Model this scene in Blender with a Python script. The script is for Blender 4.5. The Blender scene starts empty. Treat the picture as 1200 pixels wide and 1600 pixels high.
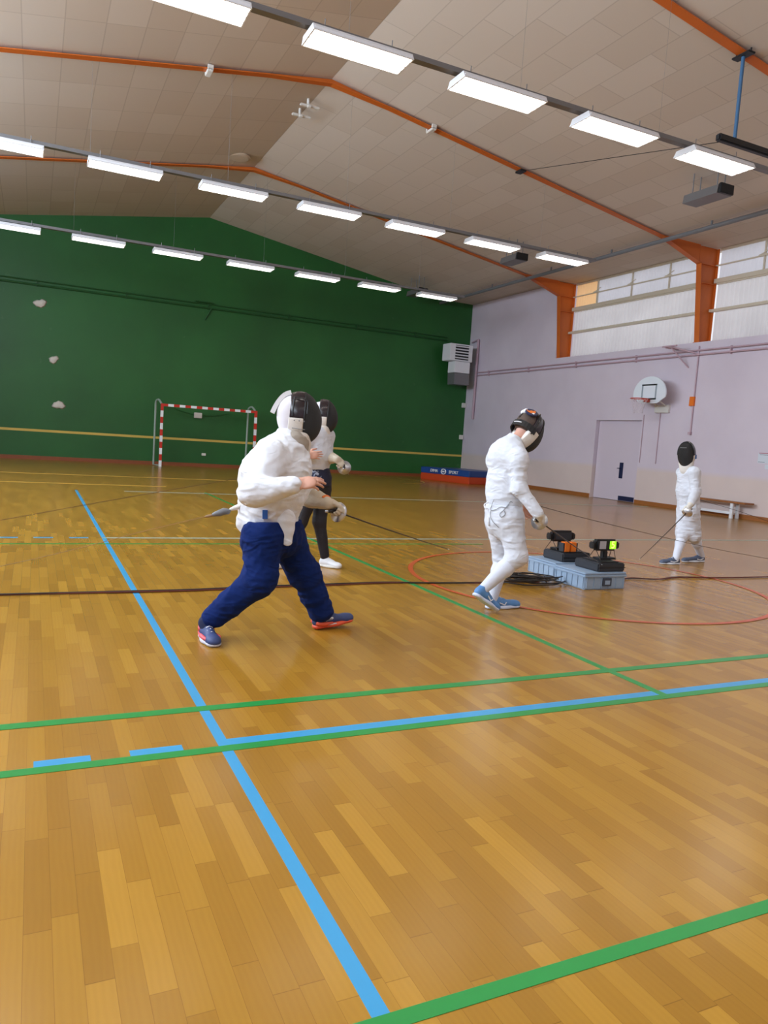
import bpy, bmesh, math, random
import numpy as np
from mathutils import Vector, Matrix
R = math.radians
random.seed(7)
C = bpy.context.scene.collection
sc = bpy.context.scene

# ------------------------------------------------------------------ camera
FPX, CH = 1159.877, 1.30
yaw, pit, rol = R(25.5086), R(-5.4859), R(-3.8236)
cF = Vector((math.sin(yaw)*math.cos(pit), math.cos(yaw)*math.cos(pit), math.sin(pit)))
r0 = Vector((math.cos(yaw), -math.sin(yaw), 0)); d0 = cF.cross(r0)
cR = r0*math.cos(rol)+d0*math.sin(rol); cD = -r0*math.sin(rol)+d0*math.cos(rol)
CAM = Vector((0, 0, CH))
cam = bpy.data.objects.new('camera', bpy.data.cameras.new('camera')); C.objects.link(cam)
m = Matrix((cR, -cD, -cF)).transposed().to_4x4(); m.translation = CAM
cam.matrix_world = m
cam.data.sensor_fit = 'HORIZONTAL'; cam.data.sensor_width = 36; cam.data.lens = FPX/1200*36
cam.data.clip_end = 200
sc.camera = cam

def P(px, py, y):
    """world point at depth y that was measured at this place of the photograph"""
    d = cR*(px-600)+cD*(py-800)+cF*FPX
    return CAM + d*(y/d.y)
def PX(px, py, x):
    d = cR*(px-600)+cD*(py-800)+cF*FPX
    return CAM + d*(x/d.x)
def PZ(px, py, z=0.0):
    d = cR*(px-600)+cD*(py-800)+cF*FPX
    return CAM + d*((z-CH)/d.z)

# ------------------------------------------------------------------ materials
def lin(c):
    return tuple(((v/255)/12.92 if v/255 <= .04045 else ((v/255+.055)/1.055)**2.4) for v in c)
def nodes(m):
    m.use_nodes = True; nt = m.node_tree
    return nt, nt.nodes, nt.links, nt.nodes['Principled BSDF']
def mat(name, rgb, rough=.6, metal=0, bump=0, bscale=60, var=0, vscale=8, spec=.5, sheen=0, coat=0, wrinkle=0, wscale=9):
    m = bpy.data.materials.new(name); nt, N, L, b = nodes(m)
    col = lin(rgb)
    b.inputs['Base Color'].default_value = (*col, 1); b.inputs['Roughness'].default_value = rough
    b.inputs['Metallic'].default_value = metal; b.inputs['Specular IOR Level'].default_value = spec
    if sheen: b.inputs['Sheen Weight'].default_value = sheen
    if coat: b.inputs['Coat Weight'].default_value = coat
    tc = N.new('ShaderNodeTexCoord')
    if var:
        n = N.new('ShaderNodeTexNoise'); n.inputs['Scale'].default_value = vscale; n.inputs['Detail'].default_value = 4
        L.new(tc.outputs['Object'], n.inputs['Vector'])
        mx = N.new('ShaderNodeMix'); mx.data_type = 'RGBA'
        mx.inputs['A'].default_value = (*[v*(1-var) for v in col], 1); mx.inputs['B'].default_value = (*[min(1, v*(1+var)) for v in col], 1)
        L.new(n.outputs['Fac'], mx.inputs['Factor']); L.new(mx.outputs['Result'], b.inputs['Base Color'])
    wb = None
    if wrinkle:
        mp = N.new('ShaderNodeMapping'); mp.inputs['Scale'].default_value = (1, 1, 1.9); L.new(tc.outputs['Object'], mp.inputs['Vector'])
        n = N.new('ShaderNodeTexNoise'); n.inputs['Scale'].default_value = wscale; n.inputs['Detail'].default_value = 4; n.inputs['Distortion'].default_value = 1.4
        n.noise_type = 'RIDGED_MULTIFRACTAL'
        L.new(mp.outputs['Vector'], n.inputs['Vector'])
        wb = N.new('ShaderNodeBump'); wb.inputs['Strength'].default_value = wrinkle; wb.inputs['Distance'].default_value = .02
        L.new(n.outputs['Fac'], wb.inputs['Height']); L.new(wb.outputs['Normal'], b.inputs['Normal'])
    if bump:
        n = N.new('ShaderNodeTexNoise'); n.inputs['Scale'].default_value = bscale; n.inputs['Detail'].default_value = 3
        L.new(tc.outputs['Object'], n.inputs['Vector'])
        bp = N.new('ShaderNodeBump'); bp.inputs['Strength'].default_value = bump; bp.inputs['Distance'].default_value = .01
        L.new(n.outputs['Fac'], bp.inputs['Height']); L.new(bp.outputs['Normal'], b.inputs['Normal'])
        if wb: L.new(wb.outputs['Normal'], bp.inputs['Normal'])
    return m
def emit(name, rgb, s):
    m = bpy.data.materials.new(name); nt, N, L, b = nodes(m)
    b.inputs['Base Color'].default_value = (*lin(rgb), 1)
    b.inputs['Emission Color'].default_value = (*lin(rgb), 1); b.inputs['Emission Strength'].default_value = s
    return m
class MX:   # tiny math-node helper
    def __init__(s, nt): s.N, s.L = nt.nodes, nt.links
    def op(s, o, *a):
        n = s.N.new('ShaderNodeMath'); n.operation = o
        for i, v in enumerate(a):
            if isinstance(v, (int, float)): n.inputs[i].default_value = v
            else: s.L.new(v, n.inputs[i])
        return n.outputs[0]
    def comb(s, x, y, z=0.0):
        n = s.N.new('ShaderNodeCombineXYZ')
        for i, v in enumerate((x, y, z)):
            if isinstance(v, (int, float)): n.inputs[i].default_value = v
            else: s.L.new(v, n.inputs[i])
        return n.outputs[0]
    def white(s, v):
        n = s.N.new('ShaderNodeTexWhiteNoise'); n.noise_dimensions = '3D'; s.L.new(v, n.inputs['Vector']); return n.outputs['Value']
    def noise(s, v, sc_, det=3):
        n = s.N.new('ShaderNodeTexNoise'); n.inputs['Scale'].default_value = sc_; n.inputs['Detail'].default_value = det
        s.L.new(v, n.inputs['Vector']); return n.outputs['Fac']
    def ramp(s, f, stops):
        n = s.N.new('ShaderNodeValToRGB'); s.L.new(f, n.inputs['Fac']); e = n.color_ramp.elements
        while len(e) < len(stops): e.new(.5)
        for q, (p, c) in zip(e, stops): q.position = p; q.color = (*lin(c), 1)
        return n.outputs['Color']
    def mix(s, f, a, b, mode='MIX'):
        n = s.N.new('ShaderNodeMix'); n.data_type = 'RGBA'; n.blend_type = mode
        for k, v in (('Factor', f), ('A', a), ('B', b)):
            if isinstance(v, (int, float)): n.inputs[k].default_value = v
            elif isinstance(v, tuple): n.inputs[k].default_value = (*lin(v), 1)
            else: s.L.new(v, n.inputs[k])
        return n.outputs['Result']

def floor_mat():
    m = bpy.data.materials.new('oak_strip_parquet'); nt, N, L, b = nodes(m); X = MX(nt)
    tc = N.new('ShaderNodeTexCoord'); sp = N.new('ShaderNodeSeparateXYZ'); L.new(tc.outputs['Object'], sp.inputs[0])
    x, y = sp.outputs[0], sp.outputs[1]
    row = X.op('FLOOR', X.op('DIVIDE', x, .066))
    rr = X.white(X.comb(row, 3.3))
    u = X.op('ADD', X.op('DIVIDE', y, .46), X.op('MULTIPLY', rr, 9.0))
    colm = X.op('FLOOR', u)
    rnd = X.white(X.comb(row, colm, 1.7))
    base = X.ramp(rnd, [(0, FLOOR[0]), (.35, FLOOR[1]), (.7, FLOOR[2]), (1, FLOOR[3])])
    v = X.comb(X.op('MULTIPLY', x, 60), X.op('ADD', X.op('MULTIPLY', y, 3.0), X.op('MULTIPLY', rnd, 40)), rnd)
    g = X.noise(v, 1.0, 5)
    c2 = X.mix(X.op('MULTIPLY', X.op('SUBTRACT', g, .35), .25), base, FLOOR[0])
    v2 = X.comb(X.op('MULTIPLY', x, 22), X.op('ADD', X.op('MULTIPLY', y, 5.0), X.op('MULTIPLY', rnd, 17)), rnd)
    w = N.new('ShaderNodeTexWave'); w.inputs['Scale'].default_value = .8; w.inputs['Distortion'].default_value = 6; w.inputs['Detail'].default_value = 2
    L.new(v2, w.inputs['Vector'])
    c3 = X.mix(X.op('MULTIPLY', w.outputs['Fac'], .06), c2, (110, 64, 14))
    fx = X.op('FRACT', X.op('DIVIDE', x, .066)); fu = X.op('FRACT', u)
    seam = X.op('MAXIMUM', X.op('LESS_THAN', fx, .018), X.op('LESS_THAN', fu, .005))
    c4 = X.mix(X.op('MULTIPLY', seam, .45), c3, (80, 45, 12))
    L.new(c4, b.inputs['Base Color'])
    big = X.noise(tc.outputs['Object'], .9, 4)
    L.new(X.op('ADD', .20, X.op('MULTIPLY', big, .05)), b.inputs['Roughness'])
    b.inputs['Specular IOR Level'].default_value = .5
    return m
def ceil_mat():
    m = bpy.data.materials.new('acoustic_ceiling_tiles'); nt, N, L, b = nodes(m); X = MX(nt)
    tc = N.new('ShaderNodeTexCoord'); sp = N.new('ShaderNodeSeparateXYZ'); L.new(tc.outputs['Object'], sp.inputs[0])
    x = X.op('SUBTRACT', sp.outputs[0], 5.118); y = sp.outputs[1]
    row = X.op('FLOOR', X.op('DIVIDE', x, .6)); fx = X.op('FRACT', X.op('DIVIDE', x, .6))
    u = X.op('ADD', X.op('DIVIDE', y, 1.2), X.op('MULTIPLY', X.op('MULTIPLY', X.op('ABSOLUTE', X.op('MODULO', row, 2)), .5), X.op('GREATER_THAN', x, 0)))
    fu = X.op('FRACT', u); rnd = X.white(X.comb(row, X.op('FLOOR', u), 2.2))
    base = X.ramp(rnd, [(0, CEIL[0]), (.5, CEIL[1]), (1, CEIL[2])])
    d = X.op('MINIMUM', X.op('MULTIPLY', X.op('MINIMUM', fx, X.op('SUBTRACT', 1, fx)), .6), X.op('MULTIPLY', X.op('MINIMUM', fu, X.op('SUBTRACT', 1, fu)), 1.2))
    seam = X.op('LESS_THAN', d, .009)
    st = X.noise(tc.outputs['Object'], .55, 5)
    stain = X.op('MULTIPLY', X.op('GREATER_THAN', st, .64), .18)
    c = X.mix(stain, base, (205, 195, 180))
    c = X.mix(X.op('MULTIPLY', seam, .22), c, (95, 78, 60))
    L.new(c, b.inputs['Base Color']); b.inputs['Roughness'].default_value = .8; b.inputs['Specular IOR Level'].default_value = .2
    return m
def pink_mat():
    m = bpy.data.materials.new('pink_wall_paint'); nt, N, L, b = nodes(m); X = MX(nt)
    tc = N.new('ShaderNodeTexCoord'); sp = N.new('ShaderNodeSeparateXYZ'); L.new(tc.outputs['Object'], sp.inputs[0])
    n = X.noise(tc.outputs['Object'], .8, 4)
    up = X.ramp(n, [(.3, PINK[0]), (.7, PINK[1])]); lo = X.ramp(n, [(.3, PINK[2]), (.7, PINK[3])])
    mr = N.new('ShaderNodeMapRange'); mr.inputs['From Min'].default_value = 1.06; mr.inputs['From Max'].default_value = .92; L.new(sp.outputs[2], mr.inputs['Value'])
    c = X.mix(mr.outputs[0], up, lo)
    L.new(c, b.inputs['Base Color']); b.inputs['Roughness'].default_value = .55
    return m
def green_mat():
    m = bpy.data.materials.new('green_wall_paint'); nt, N, L, b = nodes(m); X = MX(nt)
    tc = N.new('ShaderNodeTexCoord')
    n = X.noise(tc.outputs['Object'], .5, 5); n2 = X.noise(tc.outputs['Object'], 3.0, 6)
    c = X.ramp(n, [(.3, GREEN[0]), (.7, GREEN[1])])
    c = X.mix(X.op('MULTIPLY', X.op('GREATER_THAN', n2, .72), .25), c, (70, 110, 70))
    L.new(c, b.inputs['Base Color']); b.inputs['Roughness'].default_value = .5
    return m
def panel_mat(name, rgb, stain=None, tr=.7):
    m = bpy.data.materials.new(name); nt, N, L, b = nodes(m); X = MX(nt)
    tc = N.new('ShaderNodeTexCoord')
    col = X.ramp(X.noise(tc.outputs['Object'], 1.2, 4), [(.3, tuple(int(v*.95) for v in rgb)), (.7, rgb)])
    t = N.new('ShaderNodeBsdfTranslucent'); L.new(col, t.inputs['Color'])
    d = N.new('ShaderNodeBsdfDiffuse'); L.new(col, d.inputs['Color'])
    mx = N.new('ShaderNodeMixShader'); mx.inputs[0].default_value = tr
    L.new(d.outputs[0], mx.inputs[1]); L.new(t.outputs[0], mx.inputs[2])
    L.new(mx.outputs[0], N['Material Output'].inputs['Surface'])
    return m

# ------------------------------------------------------------------ colour and light settings
FLOOR = [(152, 108, 34), (160, 115, 37), (166, 121, 40), (178, 132, 47)]
CEIL = [(200, 188, 174), (204, 193, 180), (208, 198, 186)]
PINK = [(204, 193, 206), (212, 202, 214), (208, 192, 188), (216, 200, 195)]
GREEN = [(26, 84, 34), (32, 98, 40)]
LAMP = 11.0
OFF = 30.0
SKY = 1.7
EXPO = -0.62

M = {}
M['floor'] = floor_mat(); M['ceil'] = ceil_mat(); M['pink'] = pink_mat(); M['green'] = green_mat()
M['pinkp'] = mat('pink_pipe_paint', (186, 160, 172), .5); M['greenp'] = mat('green_pipe_paint', (24, 78, 34), .5)
M['orange'] = mat('orange_steel_paint', (198, 100, 30), .5, var=.12, vscale=2)
M['wood'] = mat('brown_wood', (150, 92, 44), .45, var=.15, vscale=14)
M['redwood'] = mat('reddish_skirting', (136, 72, 36), .5, var=.12, vscale=10)
M['greym'] = mat('grey_galvanised', (128, 128, 130), .45, .5); M['pipeg'] = mat('grey_pipe', (118, 120, 124), .5, .2)
M['white'] = mat('white_enamel', (226, 228, 232), .4); M['offw'] = mat('offwhite_plastic', (215, 212, 205), .5)
M['tube'] = emit('lit_fluorescent_tube', (255, 250, 240), LAMP)
M['tray'] = mat('lamp_reflector', (240, 240, 240), .3)
M['blueline'] = mat('blue_court_paint', (60, 150, 200), .3, var=.05, vscale=3); M['greenline'] = mat('green_court_paint', (40, 140, 66), .3, var=.06, vscale=3)
M['redline'] = mat('red_court_paint', (196, 84, 34), .3, var=.06, vscale=3); M['yellowline'] = mat('yellow_court_paint', (206, 176, 84), .35)
M['greyline'] = mat('pale_court_paint', (150, 170, 160), .35)
M['black'] = mat('black_plastic', (22, 23, 26), .45); M['navy'] = mat('navy_metal', (26, 34, 70), .4)
M['dark'] = mat('dark_foam', (42, 44, 50), .7, bump=.2); M['steel'] = mat('polished_steel', (205, 207, 212), .38, .9)
M['blade'] = mat('blade_steel', (70, 66, 66), .35, .8)
M['cloth'] = mat('white_fencing_cloth', (206, 210, 219), .85, bump=.12, bscale=220, wrinkle=.35)
M['clothw'] = mat('ivory_fencing_cloth', (222, 225, 232), .85, bump=.12, bscale=160, wrinkle=.4)
M['socks'] = mat('white_sock_knit', (212, 217, 230), .9, bump=.3, bscale=300)
M['glove'] = mat('white_glove_leather', (214, 210, 200), .7, bump=.3, bscale=150); M['gloveg'] = mat('cream_glove_leather', (200, 188, 168), .75, bump=.3, bscale=150)
M['mesh'] = mat('black_mask_mesh', (20, 19, 21), .5, bump=.8, bscale=420); M['maskside'] = mat('black_mask_panel', (38, 30, 34), .22)
M['bib'] = mat('white_bib_padding', (214, 208, 200), .8, bump=.2, bscale=120); M['bibg'] = mat('grey_bib_lining', (160, 150, 138), .85)
M['skin'] = mat('skin', (208, 158, 138), .5, var=.06, vscale=30); M['hair'] = mat('short_brown_hair', (92, 76, 68), .8, bump=.8, bscale=260, var=.2, vscale=60)
M['hairw'] = mat('pale_hood_cloth', (214, 210, 216), .8)
M['jean'] = mat('navy_tracksuit_cloth', (14, 36, 92), .95, spec=.2, bump=.12, bscale=160, var=.06, vscale=6, wrinkle=.45, wscale=7)
M['legging'] = mat('black_legging', (26, 23, 30), .75)
M['sockd'] = mat('dark_navy_sock', (24, 34, 66), .9)
M['crate'] = mat('blue_grey_crate_plastic', (146, 168, 192), .4, var=.05, vscale=5); M['cratedk'] = mat('crate_recess', (62, 70, 84), .6)
M['cord'] = mat('black_cable', (28, 22, 22), .5); M['cordr'] = mat('dark_red_cable', (96, 34, 22), .5); M['wire'] = mat('thin_dark_wire', (62, 48, 38), .5)
M['matblue'] = mat('blue_vinyl', (28, 68, 134), .35, var=.06, vscale=2); M['matorange'] = mat('orange_vinyl', (190, 66, 26), .4, var=.08, vscale=2)
M['hoop'] = mat('red_hoop_paint', (196, 78, 56), .45); M['goalred'] = mat('red_goal_paint', (196, 44, 28), .4); M['goalwhite'] = mat('white_goal_paint', (232, 236, 240), .4)
M['goalgrey'] = mat('grey_green_steel', (150, 164, 152), .45)
M['board'] = mat('white_backboard', (222, 230, 238), .35); M['boardgrey'] = mat('grey_board_paint', (150, 162, 172), .4)
M['panel'] = panel_mat('ribbed_translucent_sheet', (226, 222, 222)); M['panelwarm'] = panel_mat('warm_glow_tint_sheet', (255, 206, 150), tr=.85)  # panelwarm: clear pane, warm glow from outside put into its colour
M['panelup'] = panel_mat('clear_translucent_sheet', (222, 220, 226))
M['cream'] = mat('cream_steel', (206, 196, 176), .5); M['bluepole'] = mat('blue_steel', (62, 104, 142), .4)
M['ledr'] = emit('dim_red_display', (150, 146, 150), .25); M['ledg'] = emit('green_display', (150, 230, 40), 1.6); M['ledd'] = emit('bright_display_digit', (205, 255, 120), 2.2)
M['paper'] = mat('printed_paper', (206, 214, 224), .7); M['ink'] = mat('grey_ink', (96, 100, 112), .7); M['inkred'] = mat('red_ink', (170, 90, 110), .7)
M['orangebox'] = mat('orange_plastic', (226, 116, 30), .4); M['plaster'] = mat('bare_white_plaster', (206, 200, 190), .9, bump=.5, bscale=30)
M['net'] = mat('white_net_cord', (214, 206, 214), .8)

# ------------------------------------------------------------------ mesh helpers
def link(name, bm, m, parent=None, smooth=False):
    me = bpy.data.meshes.new(name); bm.to_mesh(me); bm.free()
    for q in (m if isinstance(m, (list, tuple)) else [m]): me.materials.append(q)
    if smooth: me.polygons.foreach_set('use_smooth', [True]*len(me.polygons))
    o = bpy.data.objects.new(name, me); C.objects.link(o)
    if parent:
        o.parent = parent
        if parent.type == 'EMPTY' or parent.parent: o.matrix_parent_inverse = parent_world(parent).inverted()
    return o
def parent_world(o):
    w = o.matrix_basis.copy() if o.parent is None else parent_world(o.parent) @ o.matrix_parent_inverse @ o.matrix_basis
    return w
def tag(o, label, cat=None, group=None, kind=None):
    o['label'] = label
    if cat: o['category'] = cat
    if group: o['group'] = group
    if kind: o['kind'] = kind
    return o
def thing(name, label, cat, loc, group=None):
    o = bpy.data.objects.new(name, None); C.objects.link(o); o.location = loc; o.empty_display_size = .1
    return tag(o, label, cat, group)
def structure(name, bm, m, label=None, smooth=False):
    o = link(name, bm, m, None, smooth); o['kind'] = 'structure'
    if label: o['label'] = label
    return o
def bx(bm, a, b, mi=0, bev=0):
    a = [min(p, q) for p, q in zip(a, b)] if False else a
    lo = [min(a[i], b[i]) for i in range(3)]; hi = [max(a[i], b[i]) for i in range(3)]
    vs = [bm.verts.new((x, y, z)) for x in (lo[0], hi[0]) for y in (lo[1], hi[1]) for z in (lo[2], hi[2])]
    fs = [bm.faces.new([vs[i] for i in f]) for f in ((0, 1, 3, 2), (4, 6, 7, 5), (0, 4, 5, 1), (2, 3, 7, 6), (0, 2, 6, 4), (1, 5, 7, 3))]
    for f in fs: f.material_index = mi
    if bev:
        r = bmesh.ops.bevel(bm, geom=list({e for f in fs for e in f.edges}), offset=bev, segments=2, affect='EDGES')
        for f in r['faces']: f.material_index = mi
    return fs
def frame_of(d):
    d = Vector(d).normalized(); u = Vector((0, 0, 1)) if abs(d.z) < .95 else Vector((1, 0, 0))
    s = d.cross(u).normalized(); return d, s, s.cross(d).normalized()
def tube(bm, pts, r, n=8, mi=0, cap=True):
    pts = [Vector(p) for p in pts]; rs = r if isinstance(r, (list, tuple)) else [r]*len(pts); rings = []
    ps = None
    for i, p in enumerate(pts):
        d = (pts[min(i+1, len(pts)-1)]-pts[max(i-1, 0)]).normalized()
        if ps is None: d, s, t = frame_of(d)
        else:
            s = (ps - d*ps.dot(d)).normalized(); t = s.cross(d).normalized()
        ps = s
        rings.append([bm.verts.new(p+(s*math.cos(2*math.pi*k/n)+t*math.sin(2*math.pi*k/n))*rs[i]) for k in range(n)])
    for a, b in zip(rings, rings[1:]):
        for k in range(n): bm.faces.new((a[k], a[(k+1) % n], b[(k+1) % n], b[k])).material_index = mi
    if cap:
        bm.faces.new(rings[0][::-1]).material_index = mi; bm.faces.new(rings[-1]).material_index = mi
def lathe(bm, o, ax, prof, n=24, mi=0, squash=1.0):
    d, s, t = frame_of(ax); o = Vector(o); rings = []
    for (z, r) in prof:
        rings.append([bm.verts.new(o+d*z+(s*math.cos(2*math.pi*k/n)+t*math.sin(2*math.pi*k/n)*squash)*max(r, 1e-4)) for k in range(n)])
    for a, b in zip(rings, rings[1:]):
        for k in range(n): bm.faces.new((a[k], a[(k+1) % n], b[(k+1) % n], b[k])).material_index = mi
    bm.faces.new(rings[0][::-1]).material_index = mi; bm.faces.new(rings[-1]).material_index = mi
def prism(bm, prof, axis, a, b, mi=0):
    """profile of (u,v) extruded along axis; axis y: (x,z), axis x: (y,z), axis z: (x,y)"""
    def mk(u, v, w): return {'y': (u, w, v), 'x': (w, u, v), 'z': (u, v, w)}[axis]
    A = [bm.verts.new(mk(u, v, a)) for u, v in prof]; B = [bm.verts.new(mk(u, v, b)) for u, v in prof]
    n = len(prof)
    f = [bm.faces.new(A[::-1]), bm.faces.new(B)] + [bm.faces.new((A[i], A[(i+1) % n], B[(i+1) % n], B[i])) for i in range(n)]
    for q in f: q.material_index = mi
    bmesh.ops.recalc_face_normals(bm, faces=f)
def BM(): return bmesh.new()
def copy_tree(o, parent=None):
    c = o.copy(); C.objects.link(c)
    if parent: c.parent = parent
    for ch in list(o.children): copy_tree(ch, c)
    return c
def smooth_path(pts, n=10):
    pts = [Vector(p) for p in pts]; out = []
    for i in range(len(pts)-1):
        a, b, c, d = pts[max(i-1, 0)], pts[i], pts[i+1], pts[min(i+2, len(pts)-1)]
        for k in range(n):
            t = k/n
            out.append(.5*((2*b)+(c-a)*t+(2*a-5*b+4*c-d)*t*t+(3*b-a-3*c+d)*t**3))
    return out+[pts[-1]]
def text_mesh(name, s, size, origin, xdir, ydir, m, parent, depth=.002, align='CENTER'):
    cu = bpy.data.curves.new(name, 'FONT'); cu.body = s; cu.size = size; cu.extrude = depth; cu.align_x = align; cu.align_y = 'CENTER'
    t = bpy.data.objects.new(name, cu); C.objects.link(t)
    dg = bpy.context.evaluated_depsgraph_get(); dg.update()
    me = bpy.data.meshes.new_from_object(t.evaluated_get(dg)); bpy.data.objects.remove(t)
    X = Vector(xdir).normalized(); Y = Vector(ydir); Y = (Y-X*Y.dot(X)).normalized(); Z = X.cross(Y)
    mm = Matrix((X, Y, Z)).transposed().to_4x4(); mm.translation = Vector(origin); me.transform(mm)
    me.materials.clear(); me.materials.append(m)
    o = bpy.data.objects.new(name, me); C.objects.link(o)
    if parent:
        o.parent = parent
        if parent.type == 'EMPTY' or parent.parent: o.matrix_parent_inverse = parent_world(parent).inverted()
    return o

# ------------------------------------------------------------------ room shell
W, WP, XL, YB = 25.57, 15.455, -5.2, -9.0        # green wall, pink wall, left wall, rear wall
RX, RZ, SR, SL, SOF = 5.118, 8.227, .158, .168, 14.0
def cz(x): return RZ-SR*(min(x, SOF)-RX) if x >= RX else RZ-SL*(RX-x)
XW = 15.95
b = BM(); bx(b, (XL-.3, YB-.3, -.3), (XW+.3, W+.3, 0)); structure('floor', b, M['floor'], 'glossy golden strip parquet of the sports hall')
b = BM(); prof = [(XL-.3, cz(XL-.3)), (RX, RZ), (SOF, cz(SOF)), (XW+.3, cz(SOF)-.03), (XW+.3, 8.9), (XL-.3, 8.9)]
prism(b, prof, 'y', YB-.3, W+.3); structure('ceiling', b, M['ceil'], 'pitched ceiling of beige acoustic tiles')
b = BM(); prism(b, [(XL-.3, 0), (XW+.3, 0), (XW+.3, cz(SOF)-.03), (SOF, cz(SOF)), (RX, RZ), (XL-.3, cz(XL-.3))], 'y', W, W+.3)
structure('wall_far', b, M['green'], 'tall dark green gable wall')
b = BM(); prism(b, [(XL-.3, 0), (XW+.3, 0), (XW+.3, cz(SOF)-.03), (SOF, cz(SOF)), (RX, RZ), (XL-.3, cz(XL-.3))], 'y', YB-.3, YB)
structure('wall_near', b, M['pink'])
b = BM(); bx(b, (XL-.3, YB, 0), (XL, W, 4.35)); structure('wall_left', b, M['pink'])
# right wall with door recess and window ledge
F1 = 20.03
DY0, DY1, DZ = 15.98, 17.85, 2.345
SILL = 4.36
b = BM()
bx(b, (WP, YB, 0), (XW+.3, DY0, SILL)); bx(b, (WP, DY1, 0), (XW+.3, F1+.09, SILL)); bx(b, (WP, DY0, DZ), (XW+.3, DY1, SILL))
bx(b, (WP, F1+.09, 0), (XW+.3, W, cz(SOF)-.03)); bx(b, (WP+.32, DY0, 0), (XW+.3, DY1, DZ))
structure('wall_right', b, M['pink'], 'pink side wall with beige lower band')
# baseboards
b = BM(); bx(b, (XL, W-.02, 0), (WP-.025, W, .11)); structure('baseboard_far', b, M['redwood'])
b = BM(); bx(b, (WP-.02, DY1+.02, 0), (WP, W-.02, .11)); bx(b, (WP-.02, YB, 0), (WP, DY0-.02, .11)); structure('baseboard_right', b, M['wood'])

# door (in recess)
b = BM(); bx(b, (WP+.12, DY0+.02, .01), (WP+.17, DY1-.02, DZ-.01))
dr = structure('door_1', b, mat('pink_door_paint', PINK[0], .5), 'pink door set back in the pink wall')
b = BM(); bx(b, (WP+.17, DY0+.001, 0), (WP+.31, DY0+.02, DZ)); bx(b, (WP+.17, DY1-.02, 0), (WP+.31, DY1-.001, DZ)); structure('trim_1', b, M['pinkp'])
b = BM(); bx(b, (WP+.105, 16.66, .66), (WP+.12, 16.80, 1.12)); tube(b, [(WP+.105, 16.74, .95), (WP+.06, 16.74, .95), (WP+.06, 16.84, .95)], .011); o = link('handle_plate', b, M['navy'], dr); o['label'] = 'navy push plate with lever'
b = BM(); bx(b, (WP+.10, 16.12, .02), (WP+.12, 16.74, .15)); o = link('kick_plate', b, M['navy'], dr); o['label'] = 'navy kick plate'

# windows: recessed strip of ribbed sheets above the ledge, one bay between two frames
FY = [8.58, 14.38, F1]
def sheet(bm, x, y0, y1, z0, z1, amp=.012, per=.14):
    n = max(2, int((y1-y0)/per*8)); pv = None
    for i in range(n+1):
        y = y0+(y1-y0)*i/n; xx = x+amp*max(-.6, min(.6, math.sin(2*math.pi*y/per)))*1.6
        v = (bm.verts.new((xx, y, z0)), bm.verts.new((xx, y, z1)))
        if pv: bm.faces.new((pv[0], v[0], v[1], pv[1]))
        pv = v
ZU, ZT = 5.93, 6.75
wn = 0
for (y0, y1, warm) in ((FY[1]+.09, FY[2]-.09, True), (FY[0]+.09, FY[1]-.09, False)):
    wn += 1
    b = BM(); sheet(b, XW, y0, y1, SILL, ZU); w = structure('window_%d' % wn, b, M['panel'], ('ribbed translucent window strip left of the second orange column', 'ribbed translucent window strip at the right edge')[wn-1], True)
    b = BM(); bx(b, (XW-.05, y0, ZU-.05), (XW+.03, y1, ZU+.06)); bx(b, (XW-.10, y0-.05, ZU-.02), (XW-.05, y1+.05, ZU+.09)); o = link('transom', b, M['cream'], w)
    b = BM(); bx(b, (XW-.16, y0-.06, 5.17), (XW-.05, y1+.06, 5.20)); bx(b, (XW-.16, y0-.06, 5.20), (XW-.145, y1+.06, 5.24)); link('rail', b, M['cream'], w)
    b = BM(); bx(b, (XW-.1, y0-.05, 6.34), (XW-.06, y1+.05, 6.37)); link('rail', b, M['cream'], w)
    ms = [18.9, 17.4, 15.95] if warm else [12.95, 11.5, 10.1]
    ed = sorted([y0]+ms+[y1])
    for i, (a, c) in enumerate(zip(ed, ed[1:])):
        b = BM(); sheet(b, XW, a+.02, c-.02, ZU+.06, ZT, .005, .12)
        p = link('pane', b, M['panelwarm'] if (warm and c == y1) else M['panelup'], w, True)
        if warm and c == y1: p['label'] = 'clear pane coloured amber for the warm glow outside'
    for yy in ms:
        b = BM(); bx(b, (XW-.04, yy-.02, ZU), (XW+.02, yy+.02, ZT)); bx(b, (XW-.09, yy-.1, 6.35), (XW-.03, yy+.12, 6.40)); tube(b, [(XW-.05, yy-.16, 6.5), (XW-.05, yy+.16, 6.38)], .012)
        link('mullion', b, M['cream'], w)
    b = BM(); bx(b, (XW-.03, y0, ZT-.02), (XW+.03, y1, cz(SOF)-.03)); link('head_rail', b, M['cream'], w)

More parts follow.
